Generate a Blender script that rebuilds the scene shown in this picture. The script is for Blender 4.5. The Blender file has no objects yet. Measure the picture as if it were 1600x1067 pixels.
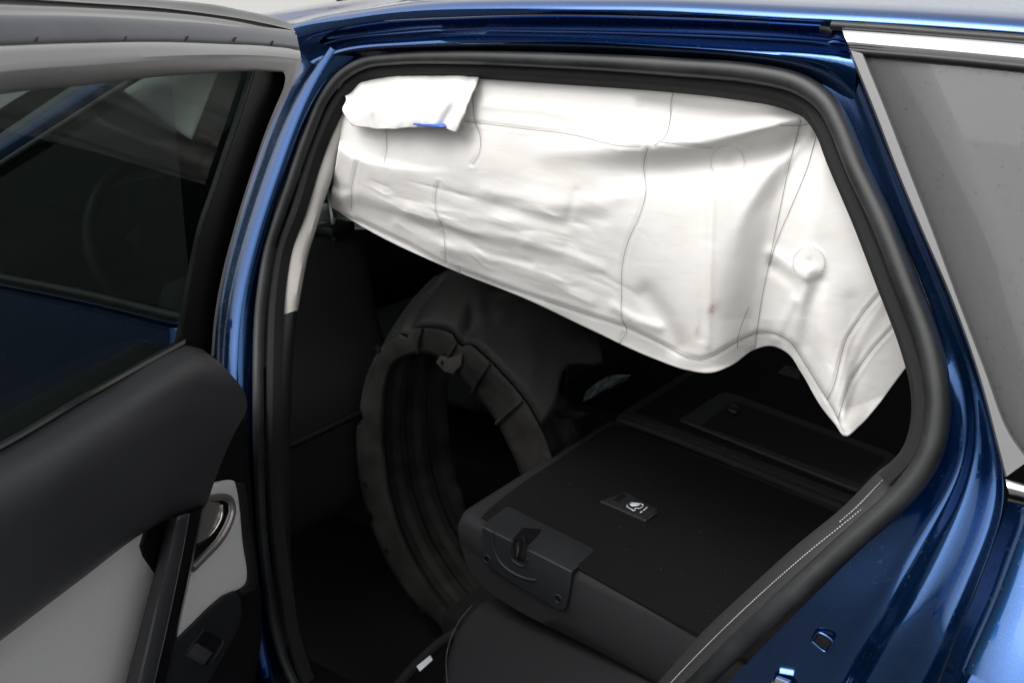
import bpy, bmesh, math, random
import numpy as np
from mathutils import Vector, noise
random.seed(4)
R = math.radians
scn = bpy.context.scene
COL = scn.collection

# ------------------------------------------------------------------ camera
YAW, PITCH, ROLL, FPX = R(38), R(20), R(-1.5), 1658.0
CP = np.array([1.20, -.913, 1.504])
fw = np.array([-math.sin(YAW)*math.cos(PITCH), math.cos(YAW)*math.cos(PITCH), -math.sin(PITCH)])
rt = np.array([math.cos(YAW), math.sin(YAW), 0.0]); up = np.cross(rt, fw)
rt, up = rt*math.cos(ROLL)+up*math.sin(ROLL), -rt*math.sin(ROLL)+up*math.cos(ROLL)
cam = bpy.data.cameras.new('camera'); camo = bpy.data.objects.new('camera', cam); COL.objects.link(camo)
cam.sensor_width = 36; cam.lens = 36*FPX/1600; cam.clip_start = .02; cam.clip_end = 500
from mathutils import Matrix
m = Matrix([[rt[0], up[0], -fw[0], CP[0]], [rt[1], up[1], -fw[1], CP[1]], [rt[2], up[2], -fw[2], CP[2]], [0, 0, 0, 1]])
camo.matrix_world = m
cam.dof.use_dof = True; cam.dof.focus_distance = 1.25; cam.dof.aperture_fstop = 9
scn.camera = camo

# ------------------------------------------------------------------ sky, sun, exposure
SUN_EL, SUN_ROT = R(58), R(200)
w = bpy.data.worlds.new('World'); scn.world = w; w.use_nodes = True
nt = w.node_tree; nt.nodes.clear()
sky = nt.nodes.new('ShaderNodeTexSky'); sky.sky_type = 'NISHITA'; sky.sun_disc = False
sky.sun_elevation = SUN_EL; sky.sun_rotation = SUN_ROT; sky.air_density = 1.6; sky.dust_density = 6.0
hs = nt.nodes.new('ShaderNodeHueSaturation'); hs.inputs['Saturation'].default_value = .12
bg = nt.nodes.new('ShaderNodeBackground'); bg.inputs['Strength'].default_value = .15
wo = nt.nodes.new('ShaderNodeOutputWorld')
nt.links.new(sky.outputs[0], hs.inputs['Color']); nt.links.new(hs.outputs[0], bg.inputs[0]); nt.links.new(bg.outputs[0], wo.inputs[0])
sl = bpy.data.lights.new('sun', 'SUN'); sl.energy = .5; sl.angle = R(50); sl.color = (1, .97, .92)
so = bpy.data.objects.new('sun', sl); COL.objects.link(so)
sd = Vector((math.sin(SUN_ROT)*math.cos(SUN_EL), math.cos(SUN_ROT)*math.cos(SUN_EL), math.sin(SUN_EL)))
so.rotation_euler = sd.to_track_quat('Z', 'Y').to_euler()
scn.view_settings.view_transform = 'Standard'; scn.view_settings.look = 'None'
scn.view_settings.exposure = 0.85; scn.view_settings.gamma = 1.0; scn.view_settings.use_curve_mapping = False
scn.cycles.max_bounces = 10; scn.cycles.transparent_max_bounces = 12

# ------------------------------------------------------------------ geometry of the place
# x: towards the car's rear, y: into the car, z: up.  The side of the car leans in above the belt (tumblehome).
def vray(x, y): return fw + rt*(x-800)/FPX + up*(533.5-y)/FPX
def ys(z): return .4*max(0.0, z-.86) if z > .86 else 0.0
def S(x, y, off=0.0):
    """point of the car's leaning side surface, off metres further in, seen at photo position (x, y)"""
    d = vray(x, y); lo, hi = .2, 4.0
    for _ in range(42):
        mm = (lo+hi)/2; p = CP+d*mm
        if p[1]-ys(p[2])-off < 0: lo = mm
        else: hi = mm
    return CP+d*lo
DA = R(66); HX, HY = -.01, -.03
DD = np.array([math.cos(DA), -math.sin(DA), 0]); DN = np.array([math.sin(DA), math.cos(DA), 0]); H0 = np.array([HX, HY, 0])
def D(x, y, off=0.0):
    """point of the open door's inner surface (door swung open DA about its hinge)"""
    d = vray(x, y); lo, hi = .15, 4.0
    for _ in range(42):
        mm = (lo+hi)/2; p = CP+d*mm
        if (p-H0)@DN-ys(p[2])*.75-off > 0: lo = mm
        else: hi = mm
    return CP+d*lo
def PL(x, y, p0, n):
    d = vray(x, y); n = np.array(n, float); return CP+d*(((np.array(p0)-CP)@n)/(d@n))
def PY(x, y, Y): return PL(x, y, (0, Y, 0), (0, 1, 0))
def PX(x, y, X): return PL(x, y, (X, 0, 0), (1, 0, 0))
SEAT_O = np.array([.212, .216, .664]); SEAT_N = np.array([.11, 0, 1.0])/math.hypot(.11, 1)
def SE(x, y, h=0.0): return PL(x, y, SEAT_O+SEAT_N*h, SEAT_N)

def crs(P, n, closed=False):
    """Catmull-Rom through P, n samples evenly spaced along the chord"""
    P = np.array(P, float)
    if closed: P = np.vstack([P, P[:1]])
    L = np.r_[0, np.cumsum(np.linalg.norm(np.diff(P, axis=0), axis=1))]
    if closed: Q = np.vstack([P[-2], P, P[1]])
    else: Q = np.vstack([2*P[0]-P[1], P, 2*P[-1]-P[-2]])
    out = []
    for s in np.linspace(0, L[-1], n+(1 if closed else 0))[:n]:
        i = min(max(np.searchsorted(L, s, side='right')-1, 0), len(P)-2)
        h = max(L[i+1]-L[i], 1e-9); t = (s-L[i])/h
        p0, p1, p2, p3 = Q[i], Q[i+1], Q[i+2], Q[i+3]
        d01 = max(np.linalg.norm(p1-p0), 1e-9); d23 = max(np.linalg.norm(p3-p2), 1e-9)
        m1 = ((p1-p0)/d01*h + (p2-p1))/2; m2 = ((p3-p2)/d23*h + (p2-p1))/2
        out.append((2*t**3-3*t*t+1)*p1+(t**3-2*t*t+t)*m1+(-2*t**3+3*t*t)*p2+(t**3-t*t)*m2)
    return np.array(out)

# ------------------------------------------------------------------ materials
MATS = {}
def mat(name, col, rough=.5, metal=0.0, coat=0.0, spec=.5, bump=0.0, bscale=400, var=0.0, vscale=8, sheen=0.0, bdist=.001):
    if name in MATS: return MATS[name]
    mt = bpy.data.materials.new(name); mt.use_nodes = True; t = mt.node_tree; b = t.nodes['Principled BSDF']
    b.inputs['Base Color'].default_value = (*col, 1); b.inputs['Roughness'].default_value = rough
    b.inputs['Metallic'].default_value = metal; b.inputs['Specular IOR Level'].default_value = spec
    b.inputs['Coat Weight'].default_value = coat; b.inputs['Coat Roughness'].default_value = .03
    b.inputs['Sheen Weight'].default_value = sheen
    tc = t.nodes.new('ShaderNodeTexCoord')
    if bump:
        n = t.nodes.new('ShaderNodeTexNoise'); n.inputs['Scale'].default_value = bscale; n.inputs['Detail'].default_value = 3
        bp = t.nodes.new('ShaderNodeBump'); bp.inputs['Strength'].default_value = bump; bp.inputs['Distance'].default_value = bdist
        t.links.new(tc.outputs['Object'], n.inputs['Vector']); t.links.new(n.outputs['Fac'], bp.inputs['Height']); t.links.new(bp.outputs[0], b.inputs['Normal'])
    if var:
        n = t.nodes.new('ShaderNodeTexNoise'); n.inputs['Scale'].default_value = vscale; n.inputs['Detail'].default_value = 6; n.inputs['Roughness'].default_value = .65
        r = t.nodes.new('ShaderNodeValToRGB'); e = r.color_ramp.elements
        e[0].position = .3; e[1].position = .72
        e[0].color = (*[c*(1-var) for c in col], 1); e[1].color = (*[min(1, c*(1+var)) for c in col], 1)
        t.links.new(tc.outputs['Object'], n.inputs['Vector']); t.links.new(n.outputs['Fac'], r.inputs[0]); t.links.new(r.outputs[0], b.inputs['Base Color'])
        m2 = t.nodes.new('ShaderNodeMapRange'); m2.inputs['To Min'].default_value = max(0, rough-.08); m2.inputs['To Max'].default_value = min(1, rough+.1)
        t.links.new(n.outputs['Fac'], m2.inputs['Value']); t.links.new(m2.outputs[0], b.inputs['Roughness'])
    MATS[name] = mt; return mt
def paint():
    mt = mat('blue_paint', (.012, .055, .22), .21, .95, 1.0)
    t = mt.node_tree; b = t.nodes['Principled BSDF']; b.inputs['Coat IOR'].default_value = 1.55
    tc = t.nodes.new('ShaderNodeTexCoord')
    n = t.nodes.new('ShaderNodeTexNoise'); n.inputs['Scale'].default_value = 1400; n.inputs['Detail'].default_value = 1
    r = t.nodes.new('ShaderNodeValToRGB'); r.color_ramp.elements[0].position = .35; r.color_ramp.elements[1].position = .75
    r.color_ramp.elements[0].color = (.005, .046, .16, 1); r.color_ramp.elements[1].color = (.010, .084, .28, 1)
    t.links.new(tc.outputs['Object'], n.inputs['Vector']); t.links.new(n.outputs['Fac'], r.inputs[0]); t.links.new(r.outputs[0], b.inputs['Base Color'])
    d = t.nodes.new('ShaderNodeTexNoise'); d.inputs['Scale'].default_value = 26; d.inputs['Detail'].default_value = 8; d.inputs['Roughness'].default_value = .7
    mr = t.nodes.new('ShaderNodeMapRange'); mr.inputs['From Min'].default_value = .45; mr.inputs['From Max'].default_value = .8
    mr.inputs['To Min'].default_value = .015; mr.inputs['To Max'].default_value = .22
    t.links.new(tc.outputs['Object'], d.inputs['Vector']); t.links.new(d.outputs['Fac'], mr.inputs['Value']); w1 = t.nodes.new('ShaderNodeTexNoise'); w1.inputs['Scale'].default_value = 190; w1.inputs['Detail'].default_value = 1
    w2 = t.nodes.new('ShaderNodeMapRange'); w2.inputs['From Min'].default_value = .66; w2.inputs['From Max'].default_value = .72; w2.inputs['To Max'].default_value = .35
    w3 = t.nodes.new('ShaderNodeMath'); w3.operation = 'ADD'
    t.links.new(tc.outputs['Object'], w1.inputs['Vector']); t.links.new(w1.outputs['Fac'], w2.inputs['Value']); t.links.new(mr.outputs[0], w3.inputs[0]); t.links.new(w2.outputs[0], w3.inputs[1])
    t.links.new(w3.outputs[0], b.inputs['Coat Roughness'])
    return mt
PAINT = paint()
RUBBER = mat('rubber', (.016, .017, .018), .44, spec=.4, var=.55, vscale=16, bump=.15, bscale=900)
RUBBER_FABRIC = mat('flocked_rubber', (.012, .012, .0125), .8, bump=.6, bscale=1500, spec=.25)
SEALGREY = mat('door_seal', (.075, .078, .085), .38, var=.2, vscale=25)
FRAMEGREY = mat('door_frame_paint', (.20, .195, .19), .34, var=.06, vscale=20)
BLACKGLOSS = mat('black_gloss', (.006, .006, .007), .22, var=.2)
BLACK = mat('black_plastic', (.005, .005, .0055), .55, spec=.25, bump=.3, bscale=1200)
DARKPLASTIC = mat('dark_plastic', (.016, .017, .0185), .42, spec=.35, bump=.35, bscale=1600, var=.12, vscale=12)
DARKPAD = mat('door_pad_plastic', (.042, .043, .047), .44, spec=.45, bump=.4, bscale=1800, var=.06, vscale=10)
FABRIC = mat('light_grey_fabric', (.55, .545, .54), .9, bump=.7, bscale=2200, var=.06, vscale=400, sheen=.2)
SILVER = mat('satin_silver', (.42, .38, .36), .32, .75)
CHROME = mat('chrome', (.85, .85, .86), .05, 1.0)
BEIGE = mat('beige_trim', (.44, .42, .39), .6, bump=.3, bscale=900, var=.05)
CARPET = mat('black_carpet', (.006, .006, .0062), .95, bump=1.0, bscale=1400, var=.35, vscale=260, spec=.12)
UPHOL = mat('charcoal_upholstery', (.02, .02, .022), .6, bump=.6, bscale=1500, var=.12, vscale=600, spec=.12)
LINING = mat('dark_lining', (.01, .01, .01), .9, bump=.3, spec=.12)
LINER = mat('dusty_liner_plastic', (.021, .020, .0190), .72, spec=.15, bump=.5, bscale=60, var=.75, vscale=11)
THREAD = mat('white_thread', (.55, .55, .55), .8)
SEAM = mat('dark_thread', (.16, .155, .15), .9)
METAL = mat('latch_metal', (.35, .31, .24), .3, 1.0)
WHITE = mat('white_print', (.75, .77, .8), .6)
BLUEINK = mat('blue_ink', (.06, .14, .5), .7)
ASPHALT = mat('asphalt', (.055, .054, .052), .9, bump=.6, bscale=60, var=.3, vscale=3)
def airbag_mat():
    mt = bpy.data.materials.new('airbag_nylon'); mt.use_nodes = True; t = mt.node_tree; b = t.nodes['Principled BSDF']
    b.inputs['Roughness'].default_value = .8; b.inputs['Specular IOR Level'].default_value = .2
    a = t.nodes.new('ShaderNodeAttribute'); a.attribute_name = 'stain'
    mx = t.nodes.new('ShaderNodeMix'); mx.data_type = 'RGBA'
    mx.inputs[6].default_value = (.68, .668, .648, 1); mx.inputs[7].default_value = (.25, .12, .06, 1)
    t.links.new(a.outputs['Fac'], mx.inputs[0])
    tc = t.nodes.new('ShaderNodeTexCoord'); n = t.nodes.new('ShaderNodeTexNoise'); n.inputs['Scale'].default_value = 9; n.inputs['Detail'].default_value = 5
    r = t.nodes.new('ShaderNodeValToRGB'); r.color_ramp.elements[0].color = (.92, .91, .9, 1); r.color_ramp.elements[0].position = .3; r.color_ramp.elements[1].position = .6
    mu = t.nodes.new('ShaderNodeMix'); mu.data_type = 'RGBA'; mu.blend_type = 'MULTIPLY'; mu.inputs[0].default_value = 1
    t.links.new(tc.outputs['Object'], n.inputs['Vector']); t.links.new(n.outputs['Fac'], r.inputs[0])
    t.links.new(mx.outputs[2], mu.inputs[6]); t.links.new(r.outputs[0], mu.inputs[7]); t.links.new(mu.outputs[2], b.inputs['Base Color'])
    wv = t.nodes.new('ShaderNodeTexWave'); wv.wave_type = 'BANDS'; wv.bands_direction = 'Z'; wv.inputs['Scale'].default_value = 260
    wx = t.nodes.new('ShaderNodeTexWave'); wx.wave_type = 'BANDS'; wx.bands_direction = 'X'; wx.inputs['Scale'].default_value = 260
    ad = t.nodes.new('ShaderNodeMath'); ad.operation = 'ADD'
    bp = t.nodes.new('ShaderNodeBump'); bp.inputs['Strength'].default_value = .12; bp.inputs['Distance'].default_value = .0004
    t.links.new(tc.outputs['Object'], wv.inputs['Vector']); t.links.new(tc.outputs['Object'], wx.inputs['Vector'])
    t.links.new(wv.outputs['Fac'], ad.inputs[0]); t.links.new(wx.outputs['Fac'], ad.inputs[1]); t.links.new(ad.outputs[0], bp.inputs['Height'])
    t.links.new(bp.outputs[0], b.inputs['Normal'])
    cr = t.nodes.new('ShaderNodeTexNoise'); cr.inputs['Scale'].default_value = 34; cr.inputs['Detail'].default_value = 9; cr.inputs['Roughness'].default_value = .62; cr.inputs['Distortion'].default_value = .6
    mp = t.nodes.new('ShaderNodeMapping'); mp.inputs['Scale'].default_value = (.55, 1, 1.3); mp.inputs['Rotation'].default_value = (0, R(22), 0)
    b2 = t.nodes.new('ShaderNodeBump'); b2.inputs['Strength'].default_value = .30; b2.inputs['Distance'].default_value = .0022
    t.links.new(tc.outputs['Object'], mp.inputs['Vector']); t.links.new(mp.outputs[0], cr.inputs['Vector']); t.links.new(cr.outputs['Fac'], b2.inputs['Height'])
    t.links.new(bp.outputs[0], b2.inputs['Normal']); t.links.new(b2.outputs[0], b.inputs['Normal'])
    MATS['airbag_nylon'] = mt; return mt
BAG = airbag_mat()
def glass_mat(name, tint, dust, dustcol):
    mt = bpy.data.materials.new(name); mt.use_nodes = True; t = mt.node_tree; t.nodes.clear()
    o = t.nodes.new('ShaderNodeOutputMaterial'); tr = t.nodes.new('ShaderNodeBsdfTransparent'); tr.inputs[0].default_value = (*tint, 1)
    gl = t.nodes.new('ShaderNodeBsdfGlossy'); gl.inputs['Roughness'].default_value = .02
    df = t.nodes.new('ShaderNodeBsdfDiffuse'); df.inputs[0].default_value = (*dustcol, 1)
    tc = t.nodes.new('ShaderNodeTexCoord'); n = t.nodes.new('ShaderNodeTexNoise'); n.inputs['Scale'].default_value = 4; n.inputs['Detail'].default_value = 3; n.inputs['Roughness'].default_value = .7
    mr = t.nodes.new('ShaderNodeMapRange'); mr.inputs['To Min'].default_value = dust*.9; mr.inputs['To Max'].default_value = dust*1.1
    t.links.new(tc.outputs['Object'], n.inputs['Vector']); t.links.new(n.outputs['Fac'], mr.inputs['Value'])
    m1 = t.nodes.new('ShaderNodeMixShader'); m2 = t.nodes.new('ShaderNodeMixShader'); lw = t.nodes.new('ShaderNodeLayerWeight'); lw.inputs[0].default_value = .5
    pw_ = t.nodes.new('ShaderNodeMath'); pw_.operation = 'POWER'; pw_.inputs[1].default_value = 5.0
    fr = t.nodes.new('ShaderNodeMath'); fr.operation = 'MULTIPLY_ADD'; fr.inputs[1].default_value = .16; fr.inputs[2].default_value = .025
    t.links.new(lw.outputs['Facing'], pw_.inputs[0]); t.links.new(pw_.outputs[0], fr.inputs[0])
    sp_ = t.nodes.new('ShaderNodeTexNoise'); sp_.inputs['Scale'].default_value = 420; sp_.inputs['Detail'].default_value = 0
    sm_ = t.nodes.new('ShaderNodeMapRange'); sm_.inputs['From Min'].default_value = .765; sm_.inputs['From Max'].default_value = .80; sm_.inputs['To Max'].default_value = -.13 if dust > .1 else .03
    sa_ = t.nodes.new('ShaderNodeMath'); sa_.operation = 'ADD'; sa_.use_clamp = True
    t.links.new(tc.outputs['Object'], sp_.inputs['Vector']); t.links.new(sp_.outputs['Fac'], sm_.inputs['Value'])
    t.links.new(mr.outputs[0], sa_.inputs[0]); t.links.new(sm_.outputs[0], sa_.inputs[1])
    t.links.new(sa_.outputs[0], m1.inputs[0]); t.links.new(tr.outputs[0], m1.inputs[1]); t.links.new(df.outputs[0], m1.inputs[2])
    t.links.new(fr.outputs[0], m2.inputs[0]); t.links.new(m1.outputs[0], m2.inputs[1]); t.links.new(gl.outputs[0], m2.inputs[2])
    t.links.new(m2.outputs[0], o.inputs[0]); MATS[name] = mt; return mt
DOORGLASS = glass_mat('tinted_door_glass', (.12, .15, .14), .005, (.2, .22, .2))
QGLASS = glass_mat('tinted_quarter_glass', (.30, .30, .32), .17, (.5, .5, .51))
CLEARGLASS = glass_mat('clear_glass', (.7, .78, .75), .01, (.3, .3, .3))

# ------------------------------------------------------------------ builders
def obj(name, me, m, parent=None, smooth=True, sharp=None):
    o = bpy.data.objects.new(name, me); COL.objects.link(o)
    if m: me.materials.append(m)
    if smooth:
        for p in me.polygons: p.use_smooth = True
        if sharp: me.set_sharp_from_angle(angle=R(sharp))
    if parent: o.parent = parent
    return o
def thing(name, label, cat, group=None):
    o = bpy.data.objects.new(name, None); COL.objects.link(o); o['label'] = label; o['category'] = cat
    if group: o['group'] = group
    o.empty_display_size = .05
    return o
def tag(o, label, cat, group=None):
    o['label'] = label; o['category'] = cat
    if group: o['group'] = group
    return o
def grid_mesh(name, G, closed_u=False, closed_v=False):
    nu, nv = len(G), len(G[0]); V = [tuple(p) for row in G for p in row]; Fc = []
    for i in range(nu if closed_u else nu-1):
        for j in range(nv if closed_v else nv-1):
            a, b = i, (i+1) % nu; c, d = j, (j+1) % nv
            Fc.append((a*nv+c, b*nv+c, b*nv+d, a*nv+d))
    me = bpy.data.meshes.new(name); me.from_pydata(V, [], Fc); me.update(); return me
def loft(name, curves, m, parent=None, n=90, sub=5, thick=0.0, linear=False, sharp=40, tofs=-1, relax=0):
    """sheet through several rail curves (each a list of 3D points)"""
    C = [crs(c, n) for c in curves]
    for _ in range(relax):
        for c in C: c[1:-1] = c[1:-1]*.5+(c[:-2]+c[2:])*.25
    G = []
    for j in range(n):
        rail = np.array([c[j] for c in C])
        if linear or len(C) == 2:
            row = []
            for a, b in zip(rail[:-1], rail[1:]):
                for k in range(sub): row.append(a+(b-a)*k/sub)
            row.append(rail[-1]); row = np.array(row)
        else:
            row = crs(rail, sub*(len(C)-1)+1)
        G.append(row)
    me = grid_mesh(name, G); o = obj(name, me, m, parent, True, sharp)
    if thick:
        md = o.modifiers.new('thickness', 'SOLIDIFY'); md.thickness = thick; md.offset = tofs
    return o
def sweep(name, path, prof, m, parent=None, out=(0, -1, .4), n=160, sharp=35, cap=True, scale=None):
    """profile (list of (across, out)) carried along a path"""
    P = crs(path, n); G = []; out = np.array(out, float); out /= np.linalg.norm(out)
    for i in range(n):
        t = P[min(i+1, n-1)]-P[max(i-1, 0)]; t /= np.linalg.norm(t)
        o2 = out-t*(out@t); o2 /= np.linalg.norm(o2); b = np.cross(t, o2)
        k_ = 1 if scale is None else np.interp(P[i][0], scale[0], scale[1])
        G.append([P[i]+b*x*k_+o2*y*k_ for x, y in prof])
    me = grid_mesh(name, G, closed_v=True)
    if cap:
        bm = bmesh.new(); bm.from_mesh(me); bm.verts.ensure_lookup_table(); k = len(prof)
        bm.faces.new([bm.verts[i] for i in range(k)]); bm.faces.new([bm.verts[(n-1)*k+i] for i in reversed(range(k))]); bm.to_mesh(me); bm.free()
    return obj(name, me, m, parent, True, sharp)
def ell(a, b, n=14, cx=0, cy=0): return [(cx+a*math.cos(2*math.pi*i/n), cy+b*math.sin(2*math.pi*i/n)) for i in range(n)]
def tube(name, path, r, m, parent=None, n=60, k=8, out=(0, -1, .4)): return sweep(name, path, ell(r, r, k), m, parent, out, n, 60)
def slab(name, pts, nrm, thick, m, parent=None, bevel=.002, seg=2, smoothn=0, sharp=45):
    """closed outline pts, thickened against nrm (top face faces nrm), with a rounded rim"""
    pts = [np.array(p) for p in pts]
    if smoothn: pts = list(crs(pts, smoothn, True))
    nrm = np.array(nrm, float); nrm /= np.linalg.norm(nrm)
    bm = bmesh.new()
    a = [bm.verts.new(p) for p in pts]; b = [bm.verts.new(p-nrm*thick) for p in pts]
    ft = bm.faces.new(a); bm.faces.new(list(reversed(b)))
    k = len(pts)
    for i in range(k): bm.faces.new((a[i], b[i], b[(i+1) % k], a[(i+1) % k]))
    bmesh.ops.recalc_face_normals(bm, faces=bm.faces)
    if bevel:
        es = [e for e in bm.edges if all(v in a for v in e.verts)]
        try: bmesh.ops.bevel(bm, geom=es, offset=bevel, segments=seg, profile=.5, affect='EDGES', clamp_overlap=True)
        except Exception: pass
    bmesh.ops.triangulate(bm, faces=[f for f in bm.faces if len(f.verts) > 4])
    me = bpy.data.meshes.new(name); bm.to_mesh(me); bm.free()
    return obj(name, me, m, parent, True, sharp)
from mathutils.geometry import delaunay_2d_cdt
def patch(name, outline, f, nrm, thick, m, parent=None, off=0.0, bev=2.0, bh=.003, step=12, smoothn=0):
    """panel following a curved surface f(x, y, off), with rounded rim and real thickness"""
    O = np.array(outline, float)
    if smoothn: O = crs(O, smoothn, True)
    else:       # densify
        D_ = []
        for a, b in zip(O, np.roll(O, -1, axis=0)):
            k = max(1, int(np.linalg.norm(b-a)/step))
            D_ += [a+(b-a)*i/k for i in range(k)]
        O = np.array(D_)
    area = np.sum(O[:, 0]*np.roll(O[:, 1], -1)-np.roll(O[:, 0], -1)*O[:, 1])
    if area < 0: O = O[::-1].copy()
    n = len(O); t = np.roll(O, -1, 0)-np.roll(O, 1, 0); t /= np.linalg.norm(t, axis=1)[:, None]+1e-9
    inn = np.c_[-t[:, 1], t[:, 0]]
    I1 = O+inn*bev*.35; I2 = O+inn*bev
    ext = max(np.ptp(O[:, 0]), np.ptp(O[:, 1])); st_ = max(step, ext/40)
    pts = [Vector(p) for p in I2]
    gx = np.arange(O[:, 0].min()+st_*.5, O[:, 0].max(), st_); gy = np.arange(O[:, 1].min()+st_*.5, O[:, 1].max(), st_)
    def inside(x, y):
        c = False; j = n-1
        for i in range(n):
            if (I2[i, 1] > y) != (I2[j, 1] > y) and x < (I2[j, 0]-I2[i, 0])*(y-I2[i, 1])/(I2[j, 1]-I2[i, 1])+I2[i, 0]: c = not c
            j = i
        return c
    for x in gx:
        for y in gy:
            if inside(x, y) and np.min(np.hypot(I2[:, 0]-x, I2[:, 1]-y)) > st_*.45: pts.append(Vector((x, y)))
    r_ = delaunay_2d_cdt(pts, [(i, (i+1) % n) for i in range(n)], [], 1, 1e-4)
    V = [tuple(f(p[0], p[1], off)) for p in r_[0]]; Fc = [tuple(t_) for t_ in r_[2]]
    nrm = np.array(nrm, float); nrm /= np.linalg.norm(nrm)
    bnd = {}
    for i, orig in enumerate(r_[3]):
        for o_ in orig:
            if o_ < n: bnd[o_] = i
    if len(bnd) == n:
        rings = [[bnd[i] for i in range(n)]]
        for R_, d_ in ((I1, bh*.35), (O, bh), (O, thick)):
            b0 = len(V)
            for p in R_: V.append(tuple(f(p[0], p[1], off)-nrm*d_))
            rings.append(list(range(b0, b0+n)))
        for a, b in zip(rings[:-1], rings[1:]):
            for i in range(n): Fc.append((a[i], a[(i+1) % n], b[(i+1) % n], b[i]))
    me = bpy.data.meshes.new(name); me.from_pydata(V, [], Fc)
    bm = bmesh.new(); bm.from_mesh(me); bmesh.ops.recalc_face_normals(bm, faces=bm.faces); bm.to_mesh(me); bm.free()
    return obj(name, me, m, parent, True, 50)
def box(name, lo, hi, m, parent=None, bevel=.005, seg=2):
    bm = bmesh.new(); bmesh.ops.create_cube(bm, size=1)
    for v in bm.verts: v.co = [lo[i]+(v.co[i]+.5)*(hi[i]-lo[i]) for i in range(3)]
    if bevel: bmesh.ops.bevel(bm, geom=list(bm.edges), offset=bevel, segments=seg, profile=.5, affect='EDGES')
    me = bpy.data.meshes.new(name); bm.to_mesh(me); bm.free(); return obj(name, me, m, parent, True, 40)
def Sp(pts, off=0.0): return [S(p[0], p[1], p[2] if len(p) > 2 else off) for p in pts]
def Dp(pts, off=0.0): return [D(p[0], p[1], p[2] if len(p) > 2 else off) for p in pts]

# ------------------------------------------------------------------ ground and what stands beyond
bm = bmesh.new(); bmesh.ops.create_grid(bm, x_segments=2, y_segments=2, size=60)
me = bpy.data.meshes.new('ground'); bm.to_mesh(me); bm.free(); g = obj('ground', me, ASPHALT, None, False); g['kind'] = 'structure'

bh_ = R(56); bu = np.array([-math.sin(bh_), math.cos(bh_), 0]); brt = np.array([math.cos(bh_), math.sin(bh_), 0])
bc = np.array([0, .3, 0])+bu*9.0
bld = thing('building', 'white rendered building wall beyond the car, reflected in its roof', 'building')
def bquad(name, a, b, z0, z1, d, m, th=.03):
    pts = [bc+brt*a-bu*d+np.array([0, 0, z0]), bc+brt*b-bu*d+np.array([0, 0, z0]), bc+brt*b-bu*d+np.array([0, 0, z1]), bc+brt*a-bu*d+np.array([0, 0, z1])]
    return slab(name, pts, -bu, th, m, bld, 0)
bquad('wall', -8, 2.1, 0, 5.2, 0, mat('white_render', (.82, .82, .80), .85, var=.03, vscale=2), 3.0)
bquad('green_panel', -1.6, .55, 2.6, 4.2, .04, mat('green_sign', (.05, .30, .20), .5))
sg = bquad('sign_panel', .60, 2.0, 2.6, 4.2, .04, mat('lilac_sign', (.42, .44, .62), .5))
fcv = bpy.data.curves.new('lettering', 'FONT'); fcv.body = 'Cli'; fcv.size = .62; fcv.extrude = .01
tmp = bpy.data.objects.new('tmp', fcv); COL.objects.link(tmp)
bpy.context.view_layer.update()
lme = bpy.data.meshes.new_from_object(tmp.evaluated_get(bpy.context.evaluated_depsgraph_get())); bpy.data.objects.remove(tmp)
lt = obj('lettering', lme, mat('navy_letter', (.02, .04, .22), .5), sg, False)
lp = bc+brt*.95-bu*.06+np.array([0, 0, 3.2])
lt.matrix_world = Matrix([[brt[0], 0, -bu[0], lp[0]], [brt[1], 0, -bu[1], lp[1]], [0, 1, 0, lp[2]], [0, 0, 0, 1]])

# ------------------------------------------------------------------ the car body
car = thing('car', 'dark blue estate car with its rear side door standing open', 'car')
# roof: from the near edge over the crown to the far edge
E1 = [(400, 66), (440, 50), (466, 42), (536, 31), (607, 21), (672, 16), (780, 14), (900, 14.5), (1039, 17), (1228, 27), (1400, 36), (1600, 50), (1720, 60)]
e1 = np.array(Sp(E1, -.012))
ext_f = [np.array([-.62, .24, 1.36]), np.array([-.36, .235, 1.395])]
e1 = np.vstack([ext_f, e1[1:]])
rails = [e1]
for dy, dz in ((.003, .005), (.010, .0075), (.04, .011), (.15, .021), (.40, .037), (.66, .043), (.9, .037), (1.12, .022), (1.28, .0)):
    rails.append(e1+np.array([0, dy, dz]))
loft('roof', rails, PAINT, car, n=80, sub=4, thick=.003)
# roof side channel above the door: overhang, recess, rail, flange
E2 = [(440, 66), (480, 54), (536, 42), (601, 32), (700, 27), (850, 23), (1056, 27), (1287, 39), (1350, 43)]
E3 = [(470, 84), (495, 72), (525, 62), (600, 53), (705, 46), (850, 47), (1039, 53), (1262, 63), (1316, 66), (1348, 70)]
E4 = [(490, 100), (512, 88), (545, 78), (640, 70), (760, 65), (900, 66), (1056, 74), (1228, 86), (1300, 91), (1340, 96)]
E5 = [(518, 112), (535, 98), (568, 88), (640, 82), (705, 81), (850, 83), (1056, 92), (1194, 104), (1262, 120), (1306, 142), (1335, 175)]
loft('roof_rail', [Sp(E1[1:9]+[(1300, 31), (1352, 34)], -.012), Sp(E2, -.006), Sp(E3, .034), Sp(E4, .006), Sp(E5, .034)], PAINT, car, n=110, sub=5, sharp=50, relax=14)
# thin sealant bead in the overhang
tube('sealant_bead', Sp([(601, 33), (700, 28.5), (850, 24), (1056, 28), (1200, 35)], -.004), .0009, SEALGREY, car, n=50)
tube('rail_plug', Sp([(1283, 45), (1293, 47), (1303, 50)], .0), .005, BLACK, car, n=8)

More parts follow.
